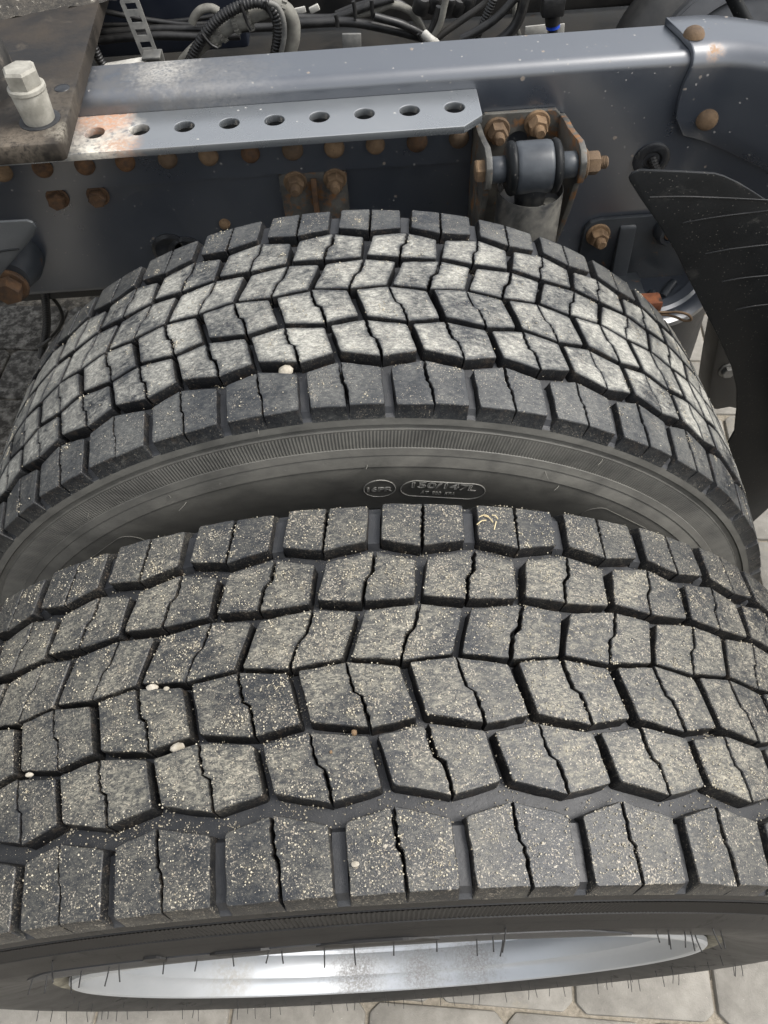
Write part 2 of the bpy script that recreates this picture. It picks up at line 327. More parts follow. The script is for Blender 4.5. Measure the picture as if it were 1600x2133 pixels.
# one pitch of the tread, corners in (degrees, mm): TL TM TR BR BM BL, from the far shoulder to the near one
ROWS = [
    ('shoulder', [(.63, 266), (4.13, 266), (7.70, 265), (7.36, 234), (3.70, 229), (.22, 235)], 0, .16),
    ('d', [(-4.34, 219), (-.36, 225), (3.05, 218), (2.62, 189), (-1.45, 187), (-5.07, 190)], -1, 1),
    ('c', [(-1.30, 180), (2.93, 184), (6.29, 180), (5.22, 148.5), (1.22, 145.5), (-2.54, 149)], -1, 1),
    ('b', [(1.82, 143.5), (5.40, 146.5), (9.35, 142), (10.4, 110), (7.04, 105), (2.78, 111)], 1, 1),
    ('a', [(-.83, 100.5), (2.66, 105), (6.85, 100.5), (7.65, 71.5), (4.10, 65), (.06, 72)], 1, 1),
    ('shoulder', [(-3.42, 54), (-.12, 61), (3.92, 54), (4.05, 18), (.56, 17.6), (-3.12, 18)], .5, .16)]
KM = R(1) * RC * 1000                      # degrees -> mm round the tread
def sipe(T, B, jog, rnd):
    """wavy cut between the two halves of a block, points in mm, from T to B"""
    out = []; t_ = [0, .08, .16, .24, .32, .40, .46, .54, .60, .68, .76, .84, .92, 1]
    for k, t in enumerate(t_):
        off = 0
        if jog and 0 < t < 1:
            off = jog * (-1.5 * math.sin(math.pi * min(t, .47) / .47 * .5) * (t <= .5) + 1.5 * math.cos(math.pi * max(0, (t - .53) / .47) * .5) * (t > .5))
        off += (.30 if k % 2 else -.30) * (0 < t < 1) + rnd.uniform(-.40, .40)
        out.append((T[0] * (1 - t) + B[0] * t + off, T[1] * (1 - t) + B[1] * t + rnd.uniform(-.2, .2)))
    return out
def round_corner(p, c, n, r):
    a = Vector((p[0] - c[0], p[1] - c[1])).normalized(); b = Vector((n[0] - c[0], n[1] - c[1])).normalized()
    return [(c[0] + a.x * r, c[1] + a.y * r), (c[0] + (a.x + b.x) * r * .28, c[1] + (a.y + b.y) * r * .28), (c[0] + b.x * r, c[1] + b.y * r)]
def half_polys(row, rnd):
    pts = [(a * KM + rnd.uniform(-.6, .6), y + rnd.uniform(-.6, .6)) for a, y in row[1]]
    TL, TM, TR, BR, BM, BL = pts
    S = sipe(TM, BM, row[2], rnd); g = 1.0
    sl = [(x - g, y) for x, y in S]; sr = [(x + g, y) for x, y in S]
    def rough(a, b, n=3):
        d = Vector((b[0] - a[0], b[1] - a[1])); q = Vector((-d.y, d.x)).normalized()
        return [(a[0] + d.x * k / (n + 1) + q.x * e, a[1] + d.y * k / (n + 1) + q.y * e) for k in range(1, n + 1) for e in (rnd.uniform(-.38, .38),)]
    c1, c2 = round_corner(BL, TL, TM, 1.6), round_corner(BM, BL, TL, 1.6)
    left = c1 + rough(c1[-1], sl[0]) + sl + rough(sl[-1], c2[0]) + c2 + rough(c2[-1], c1[0])
    c1, c2 = round_corner(TM, TR, BR, 1.6), round_corner(TR, BR, BM, 1.6)
    right = sr[::-1] + rough(sr[0], c1[0]) + c1 + rough(c1[-1], c2[0]) + c2 + rough(c2[-1], sr[-1])
    return left, right
def cyl_pt(u, ymm, r):
    a = u / (RC * 1000); return (r * math.sin(a), ymm / 1000, r * math.cos(a))
def block_mesh(poly, row, first, last, rnd):
    n = len(poly); cx = sum(p[0] for p in poly) / n; cy = sum(p[1] for p in poly) / n; dz = rnd.uniform(-.0008, .0003)
    def shift(p, d):
        v = Vector((p[0] - cx, p[1] - cy)); L = v.length; return (cx + v.x * (L + d) / L, cy + v.y * (L + d) / L)
    vs = []; dust = []; dw = []
    for lev in range(4):
        for p in poly:
            if lev == 0:
                q = shift(p, 1.2); r = rfl(q[1] / 1000) - .0015
                if last and p[1] < 26: q = (q[0], 15.0); r = .4432
                if first and p[1] > 258: q = (q[0], 271.0); r = .4432
                d = 0
            elif lev == 1: q = p; r = rtop(q[1] / 1000) - .0008 + dz; d = 0
            elif lev == 2: q = shift(p, -.6); r = rtop(q[1] / 1000) + dz; d = .12 * row[3]
            else: q = shift(p, -4.6); r = rtop(q[1] / 1000) + .0001 + dz; d = row[3]
            vs.append(cyl_pt(q[0], q[1], r)); dust.append((d, (0, .35, 1, 1)[lev] if not ((last and p[1] < 26 or first and p[1] > 258) and lev == 0) else .8))
    fs = []
    for lev in range(3):
        for i in range(n):
            j = (i + 1) % n; fs.append((lev * n + i, lev * n + j, lev * n + n + j, lev * n + n + i))
    fs.append(tuple(3 * n + i for i in range(n)))
    return vs, fs, dust
def dust_attr(me, d):
    for k, nm in enumerate(('dust', 'worn')):
        a = me.attributes.new(nm, 'FLOAT', 'POINT'); a.data.foreach_set('value', [q[k] for q in d])
VAR = 6
BLOCKS = []                                 # [row][half][variant] -> (vs, fs, dust)
for ri, row in enumerate(ROWS):
    hv = ([], [])
    for v in range(VAR):
        rnd = random.Random(100 * ri + v)
        for h, poly in enumerate(half_polys(row, rnd)):
            hv[h].append(block_mesh(poly, row, ri == 0, ri == 5, rnd))
    BLOCKS.append(hv)
# sidewall section (radius, offset), outer shoulder to bead
SIDE = [(.4494, .026), (.4475, .0200), (.4440, .0153), (.4392, .0141), (.4372, .0137), (.4356, .0157), (.4318, .0153), (.4312, .0137), (.4300, .0137),
        (.4132, .0113), (.4126, .0096), (.4120, .0094), (.4068, .0071), (.4062, .0078), (.4040, .0066), (.3960, .0036), (.3953, .0044), (.3900, .0031), (.380, .0026), (.367, .0034), (.352, .0058), (.338, .0090), (.325, .0128), (.312, .0178), (.306, .0200)]
def side_y(r):
    for (r0, y0), (r1, y1) in zip(SIDE[:-1], SIDE[1:]):
        if r1 <= r <= r0: return y0 + (y1 - y0) * (r0 - r) / max(r0 - r1, 1e-9)
    return SIDE[-1][1]
def lathe_y(prof, n, closed=False):
    """surface of revolution round +Y; prof (r, y)"""
    a = np.arange(n) * 2 * np.pi / n; vs = []
    for r, y in prof:
        for t in a: vs.append((r * math.sin(t), y, r * math.cos(t)))
    m = len(prof); fs = []
    for i in range(m if closed else m - 1):
        i2 = (i + 1) % m
        for k in range(n):
            k2 = (k + 1) % n; fs.append((i * n + k, i * n + k2, i2 * n + k2, i2 * n + k))
    return vs, fs
def polar(t, r, off=0.0): return (r * math.sin(t), side_y(r) - off, r * math.cos(t))
def outline_tube(pts, rad, closed=True, n=5):
    mb = MB(); P = [Vector(p) for p in pts]; L = len(P); vs = []; fs = []
    for i in range(L):
        a = P[(i - 1) % L] if closed or i > 0 else P[i]; b = P[(i + 1) % L] if closed or i < L - 1 else P[i]
        t = (b - a).normalized(); e1 = t.cross(Vector((0, 1, 0))).normalized(); e2 = Vector((0, 1, 0))
        for k in range(n):
            q = 2 * math.pi * k / n; vs.append(P[i] + e1 * rad * math.cos(q) + e2 * rad * math.sin(q))
    for i in range(L if closed else L - 1):
        j = (i + 1) % L
        for k in range(n): fs.append((i * n + k, i * n + (k + 1) % n, j * n + (k + 1) % n, j * n + k))
    mb.add(vs, fs); return mb
def make_wheel(y0, phase, tmat, smat, label, deep_dish):
    wh = empty('truck_wheel', (0, y0, RC), label, 'truck wheel', 'twin rear truck wheels')
    prof = [(r, y) for r, y in SIDE[::-1]]
    crown = [(rfl(y / 1000), y / 1000) for y in (30, 60, 100, 143, 186, 226, 256)]
    prof = prof + crown + [(r, .286 - y) for r, y in SIDE]
    inner = [(.30, .258), (.33, .25), (.40, .25), (.43, .22), (.43, .066), (.40, .036), (.33, .036), (.30, .028)]
    vs, fs = lathe_y(prof + inner, 300, True)
    me = mesh_from('tyre', vs, fs); fix(me); auto_smooth(me, 24)
    me.materials.append(smat); me.materials.append(M['groove'])
    nf = len(prof)
    mi = [1 if math.hypot(p.center.x, p.center.z) > .4455 else 0 for p in me.polygons]
    me.polygons.foreach_set('material_index', mi)
    ty = link('tyre', me, None, wh)
    # fine radial ribs pressed into the sidewall
    nb = 1900; vs = []; fs = []
    for r in (.4302, .4130):
        for k in range(nb):
            t = 2 * math.pi * k / nb; vs.append((r * math.sin(t), side_y(r) - (.0007 if k % 2 else .0001), r * math.cos(t)))
    for k in range(nb): k2 = (k + 1) % nb; fs.append((k, k2, nb + k2, nb + k))
    o = link('ribbed_band', mesh_from('ribbed_band', vs, fs), smat, ty); o['kind'] = 'stuff'
    # tread blocks: the pitches nearest the top are single blocks, the rest one mesh
    meshes = {}
    for ri in range(6):
        for h in range(2):
            for v in range(VAR):
                vs, fs, d = BLOCKS[ri][h][v]; me = mesh_from('tread_block', vs, fs); fix(me); dust_attr(me, d); me.materials.append(tmat); meshes[ri, h, v] = me
    order = sorted(range(NP), key=lambda k: abs(((k * PITCH + phase + 4) + 180) % 360 - 180))
    rv = []; rf = []; rd = []
    for rank, k in enumerate(order):
        a = R(k * PITCH + phase)
        for ri in range(6):
            for h in range(2):
                v = random.randrange(VAR)
                if rank < 25:
                    o = bpy.data.objects.new('tread_block', meshes[ri, h, v]); COL.objects.link(o); o.parent = ty; o.rotation_euler = (0, a, 0)
                else:
                    vs, fs, d = BLOCKS[ri][h][v]; n = len(rv); Mr = Matrix.Rotation(a, 3, 'Y')
                    rv += [Mr @ Vector(p) for p in vs]; rf += [tuple(i + n for i in f) for f in fs]; rd += d
    me = mesh_from('tread_lug', rv, rf); fix(me); dust_attr(me, rd)
    o = link('tread_lug', me, tmat, ty); o['kind'] = 'stuff'
    # bars that half fill the cross grooves of both shoulders
    for rank, k in enumerate(order[:25]):
        a0 = k * PITCH + phase
        for (ua, ub, va, vb) in ((3.98, 4.03, 21, 51), (7.72, 7.5, 236, 262)):
            mb = MB(); w_ = 1.0
            P = [(ub, va), (ub + w_, va), (ua + w_, vb), (ua, vb)]
            top = [cyl_pt(u * KM, y, rfl(y / 1000) + .0050) for u, y in P]; bot = [cyl_pt(u * KM, y + (4 if y in (vb,) else -4), rfl(y / 1000) - .001) for u, y in P]
            mb.add(top + bot, [(0, 1, 2, 3), (0, 4, 5, 1), (1, 5, 6, 2), (2, 6, 7, 3), (3, 7, 4, 0)])
            me = fix(mesh_from('groove_bar', mb.v, mb.f)); o = link('groove_bar', me, M['groove'], ty); o.rotation_euler = (0, R(a0), 0)
    # arrows moulded into the shoulder and the round ends of the cuts
    for k in order[:23]:
        a0 = R(k * PITCH + phase)
        ah = [(0, 0), (.45, .0026), (.45, .0011), (1.65, .0011), (1.65, -.0011), (.45, -.0011), (.45, -.0026)]
        o = outline_tube([polar(R(5.35 + u), .4462 - .0008 * 0 + v, .0001) for u, v in ah], .00034).build('arrow_mark', smat, ty, rel=False); o.rotation_euler = (0, a0, 0)
    # rim
    rp = [(.3045, .0165), (.3040, .0125), (.3015, .0106), (.2975, .0104), (.2950, .0118), (.2938, .0150), (.2932, .0235), (.2905, .0275), (.2872, .0300), (.2858, .0360), (.2848, .0520), (.2862, .0550), (.2850, .0590), (.2790, .0640), (.2690, .0740), (.2668, .0820), (.2650, .110), (.2630, .150)]
    back = [(.2630, .270), (.2890, .262), (.3000, .272), (.3030, .270), (.2930, .262), (.270, .245), (.266, .15), (.272, .085), (.288, .066), (.2915, .040), (.2985, .022), (.3015, .018)]
    vs, fs = lathe_y(rp + back, 160, True); me = fix(mesh_from('rim', vs, fs)); auto_smooth(me, 30)
    rim = link('rim', me, M['rim_dirty'], wh)
    mb = MB(); d0 = .165 if deep_dish else .06
    mb.lathe([(.2605, d0 + .01), (.2605, d0), (.215, d0 - .012), (.17, d0 - .004), (.14, d0 + .0), (.14, d0 + .012), (.17, d0 + .010), (.215, d0 + .002)], (0, 0, 0), (0, 1, 0), 64, cap=False)
    me = fix(mesh_from('wheel_disc', mb.v, mb.f)); auto_smooth(me, 40); dsc = link('wheel_disc', me, M['rim'], rim)
    mb = MB()
    mb.lathe([(.02, d0 - .09), (.10, d0 - .09), (.115, d0 - .07), (.118, d0 + .01), (.142, d0 + .012), (.142, d0 + .02)], (0, 0, 0), (0, 1, 0), 40)
    me = fix(mesh_from('hub', mb.v, mb.f)); auto_smooth(me, 40); link('hub', me, M['black_metal'], rim)
    for k in range(10):
        t = 2 * math.pi * k / 10; c = (.1675 * math.sin(t), d0 - .004, .1675 * math.cos(t))
        mb = hexa(c, (0, -1, 0), .019, .028); o = mb.build('wheel_nut', M['zinc'], rim, rel=False)
    # dusty bead ring where the tyre sits on the rim
    vs, fs = lathe_y([(.318, .0152 - .0006), (.3055, .0196 - .001), (.3055, .0205)], 120); link('bead_ring', mesh_from('bead_ring', vs, fs, True), M['dusty_bead'], ty)
    return wh, ty, rim
PH_O, PH_I = 2.5, 2.5 - 2.65
near, near_tyre, near_rim = make_wheel(0, PH_O, M['tread_outer'], M['sidewall_outer'], 'nearer of the two wheels, gritty dark tread, silver rim lip showing at the bottom', True)
inn, inn_tyre, inn_rim = make_wheel(DUAL, PH_I, M['tread_inner'], M['sidewall_inner'], 'farther wheel against the frame, pale dusty tread and lettered sidewall', False)

# lettering on the farther tyre's sidewall
def letters(txt, name, size, a_c, r_c, width, m, parent, hollow=True, shear=0):
    cu = bpy.data.curves.new('tmp', 'FONT'); cu.body = txt; cu.size = 1; cu.align_x = 'CENTER'; cu.align_y = 'CENTER'; cu.resolution_u = 3; cu.shear = shear
    cu.fill_mode = 'NONE' if hollow else 'BOTH'
    if hollow: cu.bevel_depth = .00042 / size; cu.bevel_resolution = 0
    else: cu.extrude = .0006 / size
    ob = bpy.data.objects.new('tmp', cu); COL.objects.link(ob)
    dg = bpy.context.evaluated_depsgraph_get(); me = bpy.data.meshes.new_from_object(ob.evaluated_get(dg)); bpy.data.objects.remove(ob); bpy.data.curves.remove(cu)
    xs = [v.co.x for v in me.vertices]; x0, x1 = min(xs), max(xs); ys = [v.co.y for v in me.vertices]; ym = (min(ys) + max(ys)) / 2; sx = width / (x1 - x0); sy = size / (max(ys) - min(ys))
    for v in me.vertices:
        r = r_c + (v.co.y - ym) * sy; t = R(a_c) + (v.co.x - (x0 + x1) / 2) * sx / r_c
        v.co = (r * math.sin(t), side_y(r) - .0004 - v.co.z * size, r * math.cos(t))
    me.name = name; o = link(name, me, m, parent); return o
letters('150/147L', 'moulded_lettering', .0098, 12.15, .3716, .058, M['letter'], inn_tyre, True)
letters('AT  900  KPA', 'moulded_lettering', .0046, 11.7, .3592, .031, M['letter'], inn_tyre, False)
letters('16PR', 'moulded_lettering', .0085, 3.55, .3648, .0225, M['letter'], inn_tyre, True)
def frame_mark(a_c, r_c, hw, hh, rnd_, parent, m, n=48, rad=.00042):
    pts = []
    for k in range(n):
        t = 2 * math.pi * k / n; c, s = math.cos(t), math.sin(t)
        if rnd_: x, y = hw * c, hh * s
        else: x = (hw - hh) * (1 if c > 0 else -1) + hh * c; y = hh * s
        pts.append(polar(R(a_c) + x / r_c, r_c + y, .0003))
    return outline_tube(pts, rad).build('moulded_frame', m, parent, rel=False)
frame_mark(3.5, .3650, .0136, .0142, True, inn_tyre, M['letter'])
frame_mark(12.2, .3650, .0372, .0132, False, inn_tyre, M['letter'])
frame_mark(40.5, .3700, .0420, .0150, False, inn_tyre, M['sidewall_inner'])
frame_mark(-40, .3700, .0500, .0150, False, inn_tyre, M['sidewall_inner'])
# long raised panel and small plates on the near sidewall
def raised_panel(a0, a1, ra, rb, h, parent, m, taper=6, n=60, name='raised_panel'):
    top = []; bot = []
    for k in range(n + 1):
        a = a0 + (a1 - a0) * k / n; e = min(1, (a - a0) / taper, (a1 - a) / taper) if taper else 1; e = max(e, .02) ** .6
        rm = (ra + rb) / 2; top.append((R(a), rm + (ra - rm) * e)); bot.append((R(a), rm + (rb - rm) * e))
    poly = top + bot[::-1]; vs = []; fs = []
    for k in range(n + 1):
        for (a, r), hh in ((top[k], -.0003), (top[k], h), (((top[k][0]), (top[k][1] + bot[k][1]) / 2), h), (bot[k], h), (bot[k], -.0003)): vs.append(polar(a, r, hh))
    for k in range(n):
        for j in range(4): fs.append((k * 5 + j, (k + 1) * 5 + j, (k + 1) * 5 + j + 1, k * 5 + j + 1))
    return link(name, fix(mesh_from(name, vs, fs)), m, parent)
raised_panel(-38.6, 25.3, .3935, .3690, .0009, near_tyre, M['groove'])
raised_panel(-20.5, -18.2, .3985, .3890, .0014, near_tyre, M['sidewall_outer'], .4, 8)
raised_panel(-14, -8.5, .3960, .3900, .0014, near_tyre, M['sidewall_outer'], .4, 8)
raised_panel(-4.5, 6.0, .3965, .3880, .0015, near_tyre, M['sidewall_outer'], 3, 20)
# thin rubber whiskers left by the mould
def whisker(tyre, a, r, L, rad, bend=(0, 0), m=None):
    b = Vector(polar(R(a), r, -.001)); t = Vector((math.cos(R(a)), 0, -math.sin(R(a)))); o_ = Vector((math.sin(R(a)), 0, math.cos(R(a))))
    p = [b, b + Vector((0, -.45 * L, 0)) + t * bend[0] * .3 * L + o_ * bend[1] * .3 * L, b + Vector((0, -L, 0)) + t * bend[0] * L + o_ * bend[1] * L]
    mb = MB().tube(p, rad, 5, sub=3); me = fix(mesh_from('rubber_whisker', mb.v, mb.f, True)); return link('rubber_whisker', me, m or M['whisker'], tyre)
rw = random.Random(5)
for a in (-28.9, -25.2, -23.9, -19.2, -16.0, -12.2, -8.9, -7.86, -4.0, -1.4, 2.1, 5.9, 9.5, 10.8, 27.5, 28.9, 31.4, 32.4, -33.5, -36.5, 36.2):
    whisker(near_tyre, a, .386 + rw.uniform(-.003, .003), rw.uniform(.007, .012), .00045, (rw.uniform(-.18, .18), rw.uniform(-.12, .12)))
for a, r in ((11.5, .400), (14.0, .345), (40.9, .347), (33.7, .3945), (42.7, .320), (-29.3, .408), (-39.8, .346)):
    whisker(near_tyre, a, r, .013, .0005, (rw.choice((-.3, .3)), 0))
for k in range(46):
    a = 100 + k * 160 / 45 + rw.uniform(-4, 4)
    whisker(near_tyre, a, .386 + rw.uniform(-.02, .004), rw.uniform(.008, .014), .00042, (rw.uniform(-.2, .2), rw.uniform(-.25, .1)))
for k in range(30):
    a = 95 + k * 170 / 29 + rw.uniform(-2, 2)
    whisker(near_tyre, a, .34 + rw.uniform(-.01, .012), rw.uniform(.006, .011), .00036, (rw.uniform(-.2, .2), 0))
for a, r in ((-23, .404), (-21.5, .392), (24, .404), (27, .394), (2, .398), (30, .43), (-34, .42), (-9, .445), (18, .428)):
    whisker(inn_tyre, a, r, rw.uniform(.004, .009), .00036, (rw.uniform(-1, 1), rw.uniform(-.6, .6)), M['hose'])

# sand grit lying on both treads
def point_in(poly, x, y):
    c = np.zeros(len(x), bool); n = len(poly)
    for i in range(n):
        x0, y0 = poly[i]; x1, y1 = poly[i - 1]
        k = ((y0 > y) != (y1 > y)) & (x < (x1 - x0) * (y - y0) / (y1 - y0 + 1e-12) + x0); c ^= k
    return c
HALVES = [h for ri, row in enumerate(ROWS) for h in half_polys(row, random.Random(100 * ri))]
def grains(name, label, y0, phase, n, a_lim, smin, smax, topw, group):
    ang = rng.normal(0, a_lim / 1.7, n * 3); ang = ang[np.abs(ang) < a_lim][:n]; n = len(ang)
    yy = rng.uniform(19, 266, n)
    nc = n // 190; ca = rng.normal(0, a_lim / 1.8, nc); cy = rng.uniform(22, 264, nc); cs = rng.uniform(1.5, 6.5, nc)   # small heaps
    inc = rng.uniform(0, 1, n) < .42; pick = rng.integers(0, nc, n)
    ang = np.where(inc, ca[pick] + rng.normal(0, 1, n) * cs[pick] / KM, ang); yy = np.clip(np.where(inc, cy[pick] + rng.normal(0, 1, n) * cs[pick], yy), 18.5, 266)
    u = (ang - phase) % PITCH; on = np.zeros(n, bool)
    for sh in (-2, -1, 0, 1, 2):
        for poly in HALVES: on |= point_in(poly, (u + sh * PITCH) * KM, yy)
    cl = np.array([math.sin(a * .9 + 3 * math.sin(b * .05)) * math.cos(b * .11 + a * .35) for a, b in zip(ang, yy)])   # loose clumps
    keep = rng.uniform(0, 1, n) < np.where(on, np.where(inc, .9, .42 + .40 * cl), .5 + .25 * cl)
    ang, yy, on = ang[keep], yy[keep], on[keep]; n = len(ang)
    s = smin + (smax - smin) * rng.uniform(0, 1, n) ** 7
    crown = .4642 - .0072 * ((yy / 1000 - .143) / .125) ** 2
    r = np.where(on, crown + s * .25, crown - .0115 + s * .5 + rng.uniform(0, .004, n) * (rng.uniform(0, 1, n) < .4))
    t = np.radians(ang)
    C = np.stack([r * np.sin(t), yy / 1000, r * np.cos(t)], -1)
    base = np.array([(1, 0, 0), (-1, 0, 0), (0, 1, 0), (0, -1, 0), (0, 0, 1), (0, 0, -1)], float)
    tri = np.array([(0, 2, 4), (2, 1, 4), (1, 3, 4), (3, 0, 4), (2, 0, 5), (1, 2, 5), (3, 1, 5), (0, 3, 5)])
    q = rng.normal(size=(n, 3, 3)); q, _ = np.linalg.qr(q)
    sc_ = s[:, None, None] * rng.uniform(.6, 1.15, (n, 6, 1))
    V = (base[None] * sc_) @ q + C[:, None]; F = tri[None] + (np.arange(n) * 6)[:, None, None]
    me = bpy.data.meshes.new(name); me.from_pydata(V.reshape(-1, 3).tolist(), [], F.reshape(-1, 3).tolist()); me.update()
    o = link(name, me, M['sand'], None, (0, y0, RC)); return tag(o, label, 'sand', group, 'stuff')
grains('sand_grit', 'pale sand grit scattered over the nearer tyre tread', 0, PH_O, 95000, 46, .00010, .00085, 1, 'sand grit on the tyres')
grains('sand_grit', 'fine sand grit caught on the farther tyre tread', DUAL, PH_I, 17000, 78, .00012, .0009, 1, 'sand grit on the tyres')
def pebble(a, ymm, y0, s, lab, m='stone', lift=0.0, name='pebble', cat='pebble'):
    rp = random.Random(int(abs(a) * 100 + ymm)); bm = bmesh.new(); bmesh.ops.create_icosphere(bm, subdivisions=2, radius=1); s = s * .72
    ax = [rp.uniform(.7, 1.2) for _ in range(3)]; f3 = [Vector((rp.uniform(-2, 2), rp.uniform(-2, 2), rp.uniform(-2, 2))) for _ in range(3)]
    for v in bm.verts:
        k = 1 + .13 * sum(math.sin(v.co.dot(f)) for f in f3) + rp.uniform(-.09, .09); v.co = Vector((v.co.x * ax[0], v.co.y * ax[1] * .8, v.co.z * ax[2] * .7)) * s * k
    me = bpy.data.meshes.new(name); bm.to_mesh(me); bm.free(); t = R(a); r = rtop(ymm / 1000) + lift
    o = link(name, me, M[m], None, (r * math.sin(t), y0 + ymm / 1000, RC + r * math.cos(t))); tag(o, lab, cat, 'pebbles caught in the treads'); return o
pebble(-5.96, 61.5, DUAL, .0085, 'largest pale pebble wedged in the groove of the farther tyre', lift=-.004)
pebble(-15.9, 145.6, 0, .0050, 'flat white pebble wedged beside a smaller one in the nearer tyre', lift=-.002)
pebble(-14.5, 142.8, 0, .0030, 'small round cream pebble beside the flat white pebble on the nearer tyre', lift=.0)
pebble(-13.3, 105.1, 0, .0052, 'cream pebble lodged at a block corner on the left of the nearer tyre', lift=-.002)
pebble(-.23, 33.0, 0, .0027, 'lone white pebble lying on a shoulder block of the nearer tyre', lift=.001)
pebble(-27.0, 106.4, 0, .0036, 'pinkish pebble in the groove near the left edge of the photo', lift=-.001)
pebble(-.04, 104.0, 0, .0030, 'rust red crumb hanging on a groove wall at the middle of the nearer tyre', 'rust', -.003, 'rust_crumb', 'crumb')
pebble(-1.69, 92.0, 0, .0014, 'tiny orange red crumb on a block of the nearer tyre', 'rust', .001, 'rust_crumb', 'crumb')
_st = MB()
for i, (a, y, da, dy) in enumerate(((11.6, 249, .9, 4), (12.3, 252, .7, -5), (12.8, 247, .3, 7), (11.9, 254, .9, 1), (12.9, 254, .5, -3))):
    p = [(rtop(.25) + .0008) * Vector((math.sin(R(a + da * t)), 0, math.cos(R(a + da * t)))) + Vector((0, (y + dy * t) / 1000, RC)) for t in (-.5, 0, .5)]
    p[1] += Vector((.0004, .001, .0006)); _st.tube(p, .0004, 5, sub=3)
tag(_st.build('straw_bits', M['chaff']), 'small bits of dry straw on the far shoulder of the nearer tyre', 'straw')


# ------------------------------------------------------------------ ground
def ground():
    vs = [(-60, -60, -.006), (60, -60, -.006), (60, 60, -.006), (-60, 60, -.006)]
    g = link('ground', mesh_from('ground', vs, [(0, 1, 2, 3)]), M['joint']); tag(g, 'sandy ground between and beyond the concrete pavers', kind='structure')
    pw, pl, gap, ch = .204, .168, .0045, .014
    metas = []
    for v in range(4):
        rp = random.Random(40 + v); hx, hy = pw / 2 - gap / 2, pl / 2 - gap / 2
        poly = [(-hx + ch, -hy), (hx - ch, -hy), (hx, -hy + ch), (hx, hy - ch), (hx - ch, hy), (-hx + ch, hy), (-hx, hy - ch), (-hx, -hy + ch)]
        poly = [(x + rp.uniform(-.0015, .0015), y + rp.uniform(-.0015, .0015)) for x, y in poly]
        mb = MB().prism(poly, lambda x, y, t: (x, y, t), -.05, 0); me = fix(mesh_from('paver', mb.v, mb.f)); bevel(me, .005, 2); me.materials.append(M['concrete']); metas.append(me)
    rot = R(-7); n = 0
    for j in range(-4, 12):
        for i in range(-8, 9):
            x = i * pw + (j % 2) * pw / 2 + .05; y = j * pl - .08
            X, Y = x * math.cos(rot) - y * math.sin(rot), x * math.sin(rot) + y * math.cos(rot)
            if not (-1.5 < X < 1.3 and -.6 < Y < 1.6): continue
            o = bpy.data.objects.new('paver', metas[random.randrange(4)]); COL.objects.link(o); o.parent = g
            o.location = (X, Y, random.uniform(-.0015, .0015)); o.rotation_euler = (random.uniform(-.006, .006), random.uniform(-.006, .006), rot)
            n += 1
ground()

# ------------------------------------------------------------------ frame rails
WEB = .840
def flare(x): return 0 if x < .425 else -.62 * (math.sqrt((x - .425) ** 2 + .03 ** 2) - .03) * (1 if x < .70 else .275 / (x - .425)) 
def rail_profile(yw, z0, z1, fl, th, rad=.014, s=1):
    """channel section as (distance inward from the web face, z), outside then inside"""
    o = [(fl, z0)]
    for k in range(6): a = k / 5 * math.pi / 2; o.append((rad - rad * math.sin(a), z0 + rad - rad * math.cos(a)))
    for k in range(1, 6): o.append((0, z0 + rad + (z1 - z0 - 2 * rad) * k / 6))
    for k in range(6): a = k / 5 * math.pi / 2; o.append((rad - rad * math.cos(a), z1 - rad + rad * math.sin(a)))
    o.append((fl * .5, z1)); o.append((fl, z1))
    ri = max(rad - th, .003)
    i_ = [(fl, z1 - th)]
    for k in range(5): a = k / 4 * math.pi / 2; i_.append((th + ri - ri * math.sin(a), z1 - th - ri + ri * math.cos(a)))
    for k in range(5): a = k / 4 * math.pi / 2; i_.append((th + ri - ri * math.cos(a), z0 + th + ri - ri * math.sin(a)))
    i_.append((fl, z0 + th)); return o + i_
def sweep_profile(prof, xs, fn):
    n = len(prof); vs = [fn(x, d, z) for x in xs for d, z in prof]; fs = []
    for i in range(len(xs) - 1):
        for k in range(n): k2 = (k + 1) % n; fs.append((i * n + k, i * n + k2, (i + 1) * n + k2, (i + 1) * n + k))
    fs.append(tuple(range(n))); fs.append(tuple((len(xs) - 1) * n + k for k in range(n))[::-1]); return MB().add(vs, fs)
XS = [-1.6, -1.1, -.7, -.4, -.2, 0, .2, .35, .40] + [.42 + .012 * k for k in range(16)] + [.65, .70, .8, 1.0, 1.4]
rp = rail_profile(WEB, .657, .9265, .068, .008)
rail = sweep_profile(rp, XS, lambda x, d, z: (x, WEB + d + flare(x), z)).build('chassis_rail', M['rail'], smooth=50)
tag(rail, 'long slate grey frame rail with a pale top flange behind the wheels', 'frame rail')
far_rail = sweep_profile(rp, [-1.6, -.5, .5, 1.4], lambda x, d, z: (x, 1.69 - d, z)).build('chassis_rail', M['paint_dark'], smooth=50)
tag(far_rail, 'dark frame rail on the far side, behind the cables', 'frame rail')
def part(mb, name, m, parent, **k): return mb.build(name, m, parent, **k)
def bolt(parent, c, ax, r, h, m, washer=True, stud=0, name='bolt', phase=0):
    ax = Vector(ax).normalized(); c = Vector(c); mb = MB(); z = 0
    if washer: mb.lathe([(r * 1.28, 0), (r * 1.3, r * .16), (r * 1.18, r * .26)], c, ax, 22); z = r * .26
    mb.lathe([(r * .96, z - .0002), (r, z + h * .1), (r, z + h * .82), (r * .86, z + h)], c, ax, 6, phase=phase)
    if stud:
        p = [(r * .52, z + h - .001)]; k = z + h
        for i in range(5): p += [(r * .56, k + stud * (i + .3) / 5.5), (r * .50, k + stud * (i + .8) / 5.5)]
        p.append((r * .42, k + stud)); mb.lathe(p, c, ax, 14)
    return mb.build(name, m, parent, smooth=38)
def rivet(parent, c, ax, r, h, m='rust', name='rivet'):
    return MB().lathe(dome(c, ax, r, h), c, ax, 20).build(name, M[m], parent, smooth=60)
